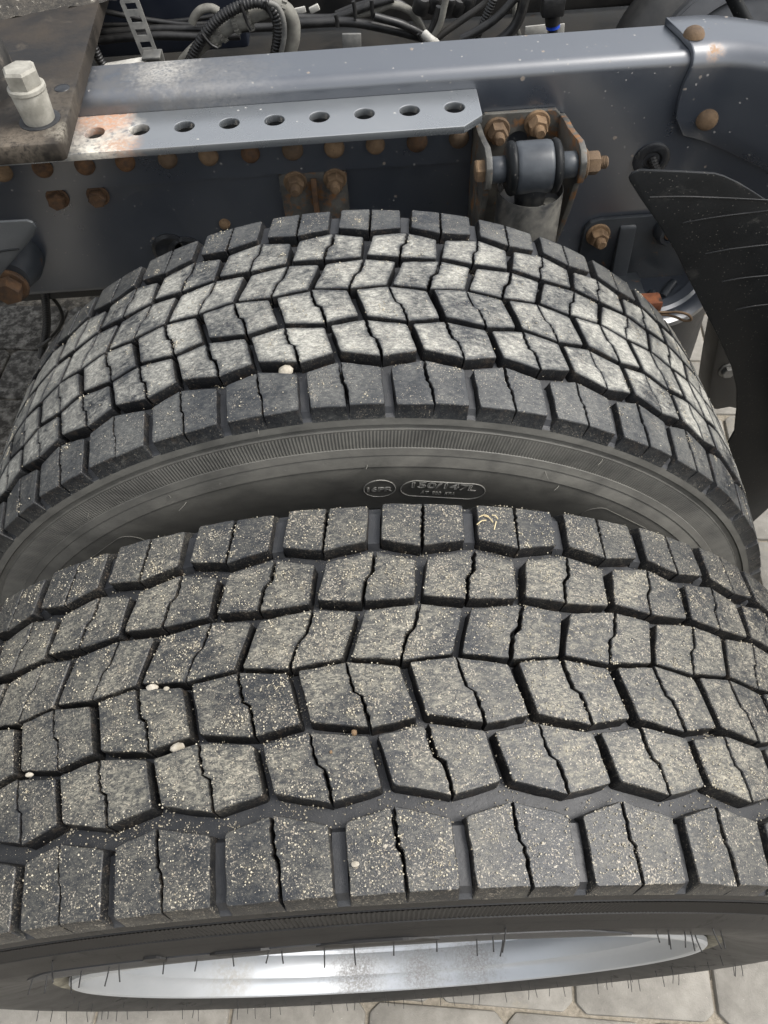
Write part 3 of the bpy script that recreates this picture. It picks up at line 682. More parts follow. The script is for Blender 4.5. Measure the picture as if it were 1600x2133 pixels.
for x, z, ph in ((-.353, .8075, .3), (-.303, .807, .05)): bolt(rail, (x, WEB - .0003, z), (0, -1, 0), .0108, .011, M['rust_dark'], phase=ph)
rivet(rail, (-.157, WEB, .754), (0, -1, 0), .0075, .006)
for x, z in ((-.215, .716), (-.235, .722)): part(MB().lathe([(.024, 0), (.0245, .003), (.020, .005), (.017, .003)], (x, WEB - .0005, z), (0, -1, 0), 28), 'rubber_plug', M['black_metal'], rail, smooth=40)
g = part(MB().lathe([(.0225, -.001), (.0225, .0022), (.0205, .0034), (.0125, .0036), (.0105, .002), (.0105, -.001)], (.384, WEB, .802), (0, -1, 0), 36), 'grommet', M['black_metal'], rail, smooth=40)
part(MB().lathe([(.0104, .0), (.0104, .0014)], (.384, WEB, .802), (0, -1, 0), 24), 'grommet_hole', M['groove'], g)
part(MB().tube([(.384, WEB - .001, .804), (.387, WEB - .012, .798), (.397, WEB - .03, .786), (.405, WEB - .05, .760)], .0062, 10, rib=.22, pitch=.0036), 'ribbed_lead', M['cable'], g)

# perforated mounting angle
def plate_with_holes(outline, holes, th, bev=.0008, res=32):
    cu = bpy.data.curves.new('tmp', 'CURVE'); cu.dimensions = '2D'; cu.fill_mode = 'BOTH'; cu.extrude = th / 2 - bev; cu.bevel_depth = bev; cu.bevel_resolution = 1; cu.offset = -bev
    def sp(pts):
        s = cu.splines.new('POLY'); s.points.add(len(pts) - 1); s.use_cyclic_u = True
        for p, q in zip(s.points, pts): p.co = (q[0], q[1], 0, 1)
    sp(outline)
    for hx, hy, hr in holes: sp([(hx + hr * math.cos(2 * math.pi * k / res), hy + hr * math.sin(2 * math.pi * k / res)) for k in range(res)])
    ob = bpy.data.objects.new('tmp', cu); COL.objects.link(ob); dg = bpy.context.evaluated_depsgraph_get()
    me = bpy.data.meshes.new_from_object(ob.evaluated_get(dg)); bpy.data.objects.remove(ob); bpy.data.curves.remove(cu); return me
ang = empty('mounting_angle', (-.55, .80, .822), 'grey angle bar with a row of round holes along the frame rail', 'angle bar')
AO = Vector((-.55, .80, .822))
holes = [(-.2675 + .05 * k, .8035, .0112) for k in range(-17, 9)]
me = plate_with_holes([(-1.5, .764), (.139, .764), (.161, .784), (.161, .8395), (-1.5, .8395)], holes, .0085)
for v in me.vertices: v.co = Vector((v.co.x, v.co.y, .9008 + v.co.z)) - AO
auto_smooth(me, 30); me.materials.clear(); link('hole_flange', me, M['angle'], ang)
mb = MB(); xs = np.linspace(-1.5, .158, 70); rr = random.Random(3)
vs = []
for x in xs:
    zb = .8215 + rr.uniform(-.0006, .0006) + (.0016 if rr.random() < .12 else 0)
    vs += [(x, .8320, zb), (x, .8320, .8962), (x, .8397, .8962), (x, .8397, zb)]
fs = [(i * 4 + k, i * 4 + (k + 1) % 4, i * 4 + 4 + (k + 1) % 4, i * 4 + 4 + k) for i in range(len(xs) - 1) for k in range(4)] + [(0, 1, 2, 3), tuple(4 * (len(xs) - 1) + k for k in (3, 2, 1, 0))]
leg = mb.add(vs, fs).build('upright_leg', M['paint'], ang)
for k in range(-4, 11):
    x = -.352 + .0494 * k
    if k == -2: continue
    rivet(ang, (x + rr.uniform(-.0008, .0008), .8318, .8520 + rr.uniform(-.0008, .0008)), (rr.uniform(-.12, .12), -1, rr.uniform(-.1, .1)), .0122 * rr.uniform(.93, 1.05), .0095, 'rust_dark' if k in (0, 1, 2, 5, 9) else 'rust')
part(MB().lathe([(.0105, .0), (.0108, .0012), (.0085, .0014), (.0085, .0)], (-.401, .8318, .854), (0, -1, 0), 24), 'bolt_hole', M['groove'], ang)

# splice plate over the bend of the rail
def splice():
    out = [p for p in rp[:20]]
    prof = []                                     # from low on the web up and over to the flange tip
    for z in (.0, .25, .5, .75, 1.0): prof.append(('w', z))
    for k in range(1, 7): prof.append(('b', k / 6 * math.pi / 2))
    for k in (1, 2, 3): prof.append(('f', k / 3))
    def start(i):
        return (.412, .3975, .396, .3965, .400, .4005, .4005, .400, .399, .398, .3965, .394, .390, .386)[i]
    NT = 26; T = .008; G = []
    for off in (.0004, T):
        rows = []
        for i, (kind, s) in enumerate(prof):
            row = []
            for j in range(NT + 1):
                t = j / NT; x = start(i) + (1.2 - start(i)) * t ** 1.8
                if kind == 'w':
                    zb = .835 - .30 * (x - .412); zb = max(zb, .70); z = zb + (.9125 - zb) * s; d, zz = -off, z
                elif kind == 'b':
                    rad = .014; d = rad - (rad + off) * math.cos(s); zz = .9125 + (rad + off) * math.sin(s)
                else: d = .014 + s * .056; zz = .9265 + off
                row.append((x, WEB + d + flare(x), zz))
            rows.append(row)
        G.append(rows)
    m, n = len(prof), NT + 1; vs = [p for rows in G for row in rows for p in row]; q = m * n; fs = []
    I = lambda i, j, s: s * q + i * n + j
    for i in range(m - 1):
        for j in range(n - 1):
            for s in (0, 1): fs.append((I(i, j, s), I(i, j + 1, s), I(i + 1, j + 1, s), I(i + 1, j, s)))
    for j in range(n - 1):
        for i in (0, m - 1): fs.append((I(i, j, 0), I(i, j + 1, 0), I(i, j + 1, 1), I(i, j, 1)))
    for i in range(m - 1):
        for j in (0, n - 1): fs.append((I(i, j, 0), I(i + 1, j, 0), I(i + 1, j, 1), I(i, j, 1)))
    return MB().add(vs, fs)
spl = splice().build('splice_plate', M['rail'], bev=.0012)
tag(spl, 'thick grey plate with two rusty rivets wrapped over the right end of the frame rail', 'reinforcing plate')
rivet(spl, (.405, .862, .9345), (0, 0, 1), .0118, .0095)
rivet(spl, (.435, .8318 + flare(.435), .854), (-.25, -1, 0), .0128, .008)
rivet(spl, (.424, .8405, .9262), (-.1, -.6, .8), .0075, .0012, 'rust')

# ------------------------------------------------------------------ shock absorber and its bracket
brk = empty('shock_bracket', (.213, .838, .70), 'rusty forked bracket bolted to the frame holding the shock absorber eye', 'bracket')
me = plate_with_holes([(.166, .70), (.260, .70), (.260, .872), (.254, .8775), (.172, .8775), (.166, .872)], [(.213, .842, .0125)], .006)
O = Vector((.213, .838, .70))
for v in me.vertices: v.co = Vector((v.co.x, .8362 - v.co.z, v.co.y)) - O
auto_smooth(me, 30); me.materials.clear(); link('back_plate', me, M['rust_paint'], brk)
wing = [(.8392, .870), (.815, .876), (.790, .8795), (.765, .886), (.742, .8925), (.726, .891), (.717, .882), (.715, .870), (.7185, .8575), (.731, .848), (.742, .815), (.757, .780), (.776, .742), (.800, .705), (.8392, .690)]
for x in (.1585, .2595):
    MB().prism(wing, lambda u, v, t: (t, u, v), x, x + .0068).build('side_plate', M['rust_paint'], brk, bev=.0011)
for x, z in ((.187, .8590), (.2335, .8640)):
    bolt(brk, (x, .8330, z), (0, -1, 0), .0118, .0135, M['rust'], True, .010, 'mounting_nut', rr.uniform(0, 1))
bolt(brk, (.1583, .733, .871), (-1, 0, 0), .0125, .0100, M['rust'], False, 0, 'pivot_bolt', .5)
bolt(brk, (.2665, .733, .871), (1, 0, 0), .0125, .0140, M['rust'], True, .0095, 'pivot_nut', .2)
sh = empty('shock_absorber', (.212, .735, .45), 'black shock absorber with a rubber bushed eye and a dusty tube', 'shock absorber')
EX, EY, EZ = .2115, .733, .871
part(MB().lathe([(.0235, -.0215), (.0265, -.0185), (.0272, -.015), (.0272, .015), (.0265, .0185), (.0235, .0215)], (EX, EY, EZ), (1, 0, 0), 40), 'eye_ring', M['shock_paint'], sh, smooth=50)
for s in (-1, 1):
    part(MB().lathe([(.0255, .0195), (.0278, .0215), (.0282, .0245), (.0265, .0275), (.0215, .0300), (.0135, .0310)], (EX, EY, EZ), (s, 0, 0), 36), 'rubber_bush', M['plastic'], sh, smooth=50)
    part(MB().lathe([(.0130, .030), (.0138, .031), (.0138, .0462), (.0132, .0470)], (EX, EY, EZ), (s, 0, 0), 28), 'sleeve', M['shock_paint'], sh, smooth=40)
part(MB().lathe([(.0235, -.004), (.0235, -.020), (.0185, -.030), (.0165, -.045)], (EX + .001, EY + .001, EZ), (0, 0, 1), 28, cap=True), 'eye_neck', M['black_metal'], sh, smooth=40)
TX, TY, TZ = .2125, .7365, .8445
part(MB().lathe([(.0372, -.40), (.0372, -.001), (.0366, .0), (.0358, -.0004), (.0352, -.003), (.0350, -.017), (.010, -.019), (.006, -.019)], (TX, TY, TZ), (0, 0, 1), 56), 'dust_tube', M['shock_tube'], sh, smooth=40)
for k in range(3):
    t = -1.9 + k * .75; c = (TX + .024 * math.cos(t), TY + .024 * math.sin(t), TZ - .0175)
    part(MB().lathe([(.009, 0), (.008, .004), (.003, .0052)], c, (0, 0, 1), 12), 'weld_spot', M['zinc'], sh, smooth=50)

# small stud bracket behind the tyre
sb = empty('stud_bracket', (-.034, .84, .70), 'small rusty bracket with two studs on the frame above the farther tyre', 'bracket')
MB().prism([(-.077, .70), (.006, .70), (.006, .818), (.000, .8212), (-.070, .8212), (-.077, .818)], lambda u, v, t: (u, t, v), .8395, .8335).build('base_plate', M['rust_paint'], sb, bev=.001)
MB().prism([(.8338, .69), (.8338, .813), (.829, .8155), (.824, .806), (.815, .69)], lambda u, v, t: (t, u, v), -.0385, -.0315).build('rib', M['rust_dark'], sb, bev=.0012)
for x in (-.0575, -.0085): bolt(sb, (x, .8334, .8105), (0, -1, 0), .0112, .0125, M['rust'], True, .010, 'stud_nut', rr.uniform(0, 1))

# ------------------------------------------------------------------ air spring and its bracket
ab = empty('air_spring_bracket', (.38, .84, .62), 'dark bracket with a light rusty nut above the air spring', 'bracket')
MB().prism([(.314, .60), (.47, .60), (.47, .726), (.335, .7255), (.322, .7215), (.3155, .712)], lambda u, v, t: (u, t, v), .8395, .8325).build('back_plate', M['paint_rusty'], ab, bev=.0012)
bolt(ab, (.3345, .8325, .7035), (0, -1, 0), .0125, .013, M['rust'], True, .009, 'nut', .4)
part(MB().lathe([(.0205, 0), (.0195, .010), (.0150, .016), (.0105, .0165), (.0105, .010)], (.429, .8325, .7045), (0, -1, 0), 28), 'bushing', M['paint_dark'], ab, smooth=40)
part(MB().lathe([(.0095, 0), (.0085, .003)], (.429, .8225, .7045), (0, -1, 0), 16), 'bolt_end', M['rust_dark'], ab, smooth=40)
MB().prism([(.8325, .61), (.8325, .716), (.8285, .712), (.818, .64), (.812, .61)], lambda u, v, t: (t, u, v), .362, .384).build('gusset', M['paint_rusty'], ab, bev=.003)
MB().box((.365, .800, .6375), (.070, .050, .010)).build('foot_plate', M['paint_rusty'], ab, bev=.002)
MB().box((.380, .752, .650), (.062, .022, .016)).build('pin_block', M['rust_flaky'], ab, bev=.002)
MB().tube([(.372, .724, .6600), (.396, .723, .6590), (.412, .722, .6580), (.424, .719, .6600), (.436, .715, .6580), (.441, .712, .6520), (.434, .714, .6490), (.422, .719, .6520), (.408, .722, .6545), (.385, .724, .6540)], .0017, 7).build('cotter_pin', M['rust'], ab, smooth=60)
sp_ = empty('air_spring', (.375, .872, .25), 'dark air spring under the frame rail with a pressed steel top plate', 'air spring')
part(MB().lathe([(.1270, -.016), (.1315, -.012), (.1320, -.004), (.1265, .0), (.1180, .0015), (.1120, .0), (.1080, .004), (.0960, .0055), (.0900, .002), (.04, .002)], (.396, .872, .622), (0, 0, 1), 72), 'top_plate', M['paint'], sp_, smooth=35)
for x0, y0, x1, y1 in ((.43, .79, .452, .818), (.405, .765, .418, .800)):
    part(MB().tube([(x0, y0, .6245), ((x0 + x1) / 2, (y0 + y1) / 2, .6265), (x1, y1, .6245)], .006, 8), 'pressed_rib', M['paint_dark'], sp_, smooth=60)
part(MB().lathe([(.085, -.50), (.090, -.33), (.110, -.315), (.128, -.29), (.136, -.24), (.136, -.17), (.134, -.11), (.131, -.055), (.1265, -.0165)], (.396, .872, .622), (0, 0, 1), 64), 'bellows', M['groove'], sp_, smooth=40)

# ------------------------------------------------------------------ splash guards
def guard(name, outline, ribs, y, th, label, shell, mk='plastic'):
    r_ = empty(name, (sum(p[0] for p in outline) / len(outline), y, min(p[1] for p in outline)), label, 'splash guard', 'splash guards of the rear wheels')
    pan = MB().prism(outline, lambda u, v, t: (u, t, v), y, y + th).build('side_panel', M[mk], r_, bev=.0014)
    for a, b in ribs:
        part(MB().tube([(a[0], y + .0004, a[1]), ((a[0] * 2 + b[0]) / 3, y, (a[1] * 2 + b[1]) / 3 + .002), (b[0], y, b[1])], .0011, 6, sub=4), 'moulded_rib', M['plastic'], pan, smooth=60)
    vs = []; n = len(shell)
    for t_ in (0, 1):
        for u, v in shell:
            dx, dz = u, v - RC; L = math.hypot(dx, dz); vs += [(u + dx / L * .004 * t_, y + .003, v + dz / L * .004 * t_), (u + dx / L * .004 * t_, y - .50, v + dz / L * .004 * t_)]
    fs = []; q = 2 * n
    for t_ in (0, 1):
        for i in range(n - 1): fs.append((t_ * q + 2 * i, t_ * q + 2 * i + 1, t_ * q + 2 * i + 3, t_ * q + 2 * i + 2))
    for i in range(n - 1):
        for k in (0, 1): fs.append((2 * i + k, 2 * i + 2 + k, q + 2 * i + 2 + k, q + 2 * i + k))
    for i in (0, n - 1): fs.append((2 * i, 2 * i + 1, q + 2 * i + 1, q + 2 * i))
    part(MB().add(vs, fs), 'guard_shell', M['plastic'], r_, smooth=40)
    return r_
def arc(r, a0, a1, n): return [(r * math.sin(R(a0 + (a1 - a0) * k / n)), RC + r * math.cos(R(a0 + (a1 - a0) * k / n))) for k in range(n + 1)]
GY = .632
edge = [(0.2855, 0.9119), (0.3003, 0.8924), (0.3258, 0.8612), (0.355, 0.8221), (0.3861, 0.7745), (0.4157, 0.73), (0.4453, 0.6857), (0.4723, 0.6424), (0.4927, 0.6011), (0.5055, 0.5626), (0.5192, 0.5113), (0.5267, 0.4676)]
edge2 = edge[:-1] + arc(.517, 92, 112, 4)
outer = arc(.66, 112, 48, 16)
top = [(0.4316, 0.8794), (0.4128, 0.8916), (0.3948, 0.9024), (0.378, 0.9109), (0.3674, 0.9147), (0.3335, 0.9193), (0.2931, 0.9239), (0.2857, 0.9215), (0.2832, 0.9161)]
outl = edge2 + outer[:-3] + [(.53, .84)] + top
ribs = [((0.3086, 0.8939), (0.4411, 0.8797)), ((0.3505, 0.8609), (0.4546, 0.8699)), ((0.3859, 0.8202), (0.4709, 0.8277)), ((0.4164, 0.7806), (0.4871, 0.7856)), ((0.446, 0.738), (0.5033, 0.7436))]
guard('splash_guard', outl, ribs, GY, .004, 'large black splash guard at the right, in front of the air spring', arc(.655, 62, 98, 10))
ledge = [(-0.3019, 0.9), (-0.3109, 0.8923), (-0.3566, 0.855)]
ltop = [(-0.3287, 0.9169), (-0.3031, 0.9164), (-0.298, 0.9139), (-0.2972, 0.9078)]
outl = ltop[1:] + ledge + arc(.517, -52, -112, 10) + arc(.66, -112, -47, 16) + [ltop[0]]
guard('splash_guard', outl, [((-0.3496, 0.8812), (-0.3233, 0.886))], GY, .004, 'small visible corner of a dark grey splash guard at the left edge', arc(.655, -98, -62, 10), 'plastic_left')
# dark hanger behind the right guard
hg = MB().prism([(0.5963, 0.4808), (0.6018, 0.4335), (0.6151, 0.3533), (0.6317, 0.2643), (0.6551, 0.2406), (0.6804, 0.2461), (0.7225, 0.2282), (0.6783, 0.4263), (0.6312, 0.4927)], lambda u, v, t: (u, t, v), .90, .965).build('guard_hanger', M['backdark'], bev=.006)
tag(hg, 'dark steel hanger showing between the bright ground and the right splash guard', 'hanger')
bolt(hg, (0.6422, 0.9, 0.3506), (0, -1, 0), .012, .008, M['strap'], True, 0)

# pivot bolt at the far left
pv = empty('pivot_bolt', (-.44, .84, .70), 'big rusty hex bolt in a dark bushing at the left edge', 'bolt')
part(MB().lathe([(.033, 0), (.033, .020), (.029, .030), (.024, .048)], (-.436, .8395, .7290), (0, -1, 0), 36), 'bushing', M['paint_rusty'], pv, smooth=40)
bolt(pv, (-.440, .7915, .7205), (0, -1, 0), .0185, .016, M['rust_dark'], True, 0, 'bolt_head', .2)

# ------------------------------------------------------------------ fifth wheel mounting plate, top left
mp_ = MB().prism([(-1.3, .713), (-.2765, .711), (-.2725, .715), (-.2810, 1.03), (-.303, 1.95), (-1.3, 1.95)], lambda u, v, t: (u, v, t), .9280, .9475).build('mounting_plate', M['plate'], bev=.0018)
tag(mp_, 'thick greasy steel plate lying across the rail at the top left', 'mounting plate')
MB().box((-.80, .803, .9167), (1.0, .062, .0222)).build('packing_strip', M['paint_dark'], mp_, bev=.001)
sbt = empty('spacer_bolt', (-.3015, .757, .9475), 'tall weathered grey bolt with a tapered spacer on the greasy plate', 'bolt')
BC = Vector((-.3015, .757, .9475))
part(MB().lathe([(.0150, 0), (.0158, .002), (.0178, .030), (.0176, .0305)], BC, (0, 0, 1), 40), 'spacer', M['zinc'], sbt, smooth=40)
hb = MB(); hb.lathe([(.0178, .0306), (.0188, .0318), (.0186, .0350), (.0168, .0365)], BC, (0, 0, 1), 36)
hb.lathe([(.0168, .0362), (.0174, .0372), (.0174, .0500), (.0150, .0525)], BC, (0, 0, 1), 6, phase=.35)
part(hb, 'bolt_head', M['zinc'], sbt, smooth=38)
part(MB().lathe([(.021, 0), (.021, .0008)], BC, (0, 0, 1), 30), 'seat_mark', M['groove'], sbt)
rivet(mp_, (-.290, .819, .9475), (0, 0, 1), .0085, .0012, 'black_metal', 'plug')
ped = empty('pedestal', (-.46, .98, .9475), 'dark grit covered pedestal standing on the plate in the top left corner', 'pedestal')
part(MB().lathe([(.040, 0), (.040, .03), (.036, .05), (.030, .055)], (-.378, .830, .9475), (0, 0, 1), 40), 'bushing', M['rubber_dirty'], ped, smooth=40)
bm = MB(); nx, ny = 40, 12
vs = []
for i in range(nx + 1):
    for j in range(ny + 1):
        x = -.62 + .36 * i / nx; t = j / ny; y = .935 + .09 * (i / nx) + .30 * t
        z = .9475 + .022 * math.sin(min(1, t * 2.5) * math.pi / 2) * (1 - (i / nx) ** 6) + rr.uniform(-.0016, .0016); vs.append((x, y, z))
bm.add(vs, [(i * (ny + 1) + j, (i + 1) * (ny + 1) + j, (i + 1) * (ny + 1) + j + 1, i * (ny + 1) + j + 1) for i in range(nx) for j in range(ny)])
part(bm, 'grit_covered_ledge', M['gritty_grease'], ped, smooth=80)

# ------------------------------------------------------------------ things between the rails
bx = lambda c, d, name, m, lab, cat, bev=.006: tag(MB().box(c, d).build(name, M[m], bev=bev), lab, cat)
bx((.35, 1.345, .845), (2.2, .05, .155), 'cross_beam', 'backdark', 'long grimy dark beam between the frame rails behind the cables', 'beam')
bx((-.36, 1.215, .93), (.46, .05, .25), 'step_box', 'bluedark', 'blue black box wall behind the thin cables at the top left', 'box')
bx((.55, 1.42, .93), (1.4, .05, .27), 'cross_beam', 'rusty_beam', 'rust stained beam at the top edge beside the fender', 'beam')
bx((-.05, 1.62, .60), (1.40, 1.36, .06), 'shade_box', 'backdark', 'added dark box low between the frame rails, shading the ground', 'shade box')  # added box: shades the left ground and blackens the gap under the cables
ax = empty('rear_axle', (0, .30, RC), 'dark axle housing joining the wheels, mostly hidden behind the tyres', 'axle')
part(MB().lathe([(.075, -.95), (.075, -.35), (.08, -.28), (.092, -.16), (.095, 0), (.092, .16), (.08, .28), (.075, .35), (.075, .95)], (0, 1.265, RC), (0, 1, 0), 36), 'housing', M['backdark'], ax, smooth=50)
def cable(name, pts, r, m, lab, cat='cable', rib=0, pitch=.0036, group=None, n=8):
    return tag(MB().tube(pts, r, n, rib=rib, pitch=pitch).build(name, M[m], smooth=70 if rib else 60), lab, cat, group)
CG = 'cables between the frame rails'
cable('corrugated_hose', [(-0.1922, 1.0, 0.8687), (-0.1841, 1.0, 0.8812), (-0.1708, 1.0, 0.8982), (-0.1489, 1.0, 0.9198), (-0.127, 1.0, 0.9335), (-0.1037, 1.0, 0.9416), (-0.087, 1.0, 0.9437), (-0.0735, 1.0, 0.9375), (-0.0665, 1.0, 0.9225), (-0.0684, 1.0, 0.9022), (-0.0763, 1.0, 0.8791), (-0.0795, 1.0, 0.8669)], .0072, 'cable', 'black corrugated hose arching over the thick grey hose', 'hose', .16, .0042, CG, 10)
cable('grey_hose', [(-0.2068, 1.015, 0.8562), (-0.1933, 1.015, 0.8746), (-0.1713, 1.015, 0.8908), (-0.1475, 1.015, 0.9041), (-0.1106, 1.015, 0.919), (-0.0792, 1.015, 0.9273), (-0.058, 1.015, 0.9292), (-0.0488, 1.015, 0.9144), (-0.0504, 1.015, 0.8942), (-0.0591, 1.015, 0.872), (-0.063, 1.015, 0.8585)], .0088, 'hose', 'thick dusty grey hose bent into an arch above the rail', 'hose', 0, 0, CG, 14)
cable('thin_lead', [(-0.0723, 0.99, 0.9463), (-0.0627, 0.99, 0.941), (-0.0579, 0.99, 0.9268), (-0.0598, 0.99, 0.9061), (-0.068, 0.99, 0.8839), (-0.0712, 0.99, 0.8712)], .0032, 'strap', 'thin grey lead along the right leg of the hose arch', 'cable', 0, 0, CG)
def clamp(c, axis, r, L, lab):
    c = Vector(c); axis = Vector(axis).normalized(); mb = MB(); mb.lathe([(r, -L / 2), (r * 1.14, -L / 2), (r * 1.14, L / 2), (r, L / 2)], c, axis, 20, cap=True)
    e1 = axis.cross(Vector((0, 0, 1))).normalized(); e2 = axis.cross(e1)
    for s in (-1, 1):
        for k in range(12):
            a = 2 * math.pi * k / 12; d = e1 * math.cos(a) + e2 * math.sin(a); t = axis.cross(d)
            mb.box(c + axis * s * L * .36 + d * r * 1.2, (r * .34, r * .3, L * .26), Matrix((d, t, axis)).transposed())
    return tag(mb.build('hose_clamp', M['hose'], smooth=30), lab, 'clamp', 'toothed clamps on the hose arch')
_v = lambda a, b: Vector(b) - Vector(a)
cl = [(-0.1645, 1.015, 0.8938), (-0.1457, 1.015, 0.904), (-0.1106, 1.015, 0.919), (-0.0921, 1.015, 0.9216), (-0.0665, 1.015, 0.9319), (-0.047, 1.015, 0.923)]
clamp(cl[1], _v(cl[0], cl[1]), .0095, .016, 'lowest toothed plastic clamp on the left leg of the hose arch')
clamp(cl[2], _v(cl[2], cl[3]), .0105, .024, 'middle toothed plastic clamp under the top of the hose arch')
clamp(cl[4], _v(cl[4], cl[5]), .0105, .022, 'topmost toothed plastic clamp at the right of the hose arch')
for p, lab in (([(-0.1604, 0.992, 0.9164), (-0.157, 0.992, 0.9106), (-0.1516, 0.992, 0.9029), (-0.1453, 0.992, 0.8985)], 'black cable tie on the left leg of the hose arch'), ([(-0.1069, 0.992, 0.9472), (-0.1043, 0.992, 0.9365), (-0.1019, 0.992, 0.9245), (-0.0986, 0.992, 0.9167)], 'black cable tie near the top left of the hose arch'), ([(-0.0768, 0.992, 0.9473), (-0.074, 0.992, 0.9366), (-0.0717, 0.992, 0.929)], 'black cable tie at the top right of the hose arch')):
    cable('cable_tie', p, .0021, 'cable', lab, 'cable tie', 0, 0, 'cable ties on the hose arch')
# perforated strap
stp = empty('perforated_strap', (-0.2244, 0.985, 0.887), 'grey steel strap with four slots standing up behind the rail', 'strap')
sx, sz = [(-0.2236, 0.8899)][0]
me = plate_with_holes([(-.011, 0), (.011, 0), (.011, .060), (.006, .066), (-.006, .066), (-.011, .060)], [], .0022, .0004)
def slot_plate():
    cu = bpy.data.curves.new('tmp', 'CURVE'); cu.dimensions = '2D'; cu.fill_mode = 'BOTH'; cu.extrude = .0012
    def sp(pts):
        s = cu.splines.new('POLY'); s.points.add(len(pts) - 1); s.use_cyclic_u = True
        for p, q in zip(s.points, pts): p.co = (q[0], q[1], 0, 1)
    sp([(-.0105, 0), (.0105, 0), (.0115, .056), (.007, .062), (-.007, .062), (-.0115, .056)])
    for k in range(4): z = .008 + .0132 * k; sp([(-.0065, z), (.0065, z), (.0065, z + .0068), (-.0065, z + .0068)])
    ob = bpy.data.objects.new('tmp', cu); COL.objects.link(ob); dg = bpy.context.evaluated_depsgraph_get()
    me = bpy.data.meshes.new_from_object(ob.evaluated_get(dg)); bpy.data.objects.remove(ob); bpy.data.curves.remove(cu); return me
me = slot_plate(); me.materials.clear()
for v in me.vertices: v.co = Vector((v.co.x - .004 - v.co.y * .18, v.co.z + v.co.y * .25, .012 + v.co.y))
auto_smooth(me, 30); link('slotted_plate', me, M['strap'], stp)
MB().box((sx + .001, .985, sz - .002), (.0215, .003, .034)).build('foot', M['strap'], stp, bev=.0008)
MB().box((sx, .975, sz + .014), (.0225, .022, .003)).build('bend', M['strap'], stp, bev=.0008)
bolt(stp, (sx + .012, .975, sz - .010), (0, -.3, 1), .008, .006, M['zinc'], True)
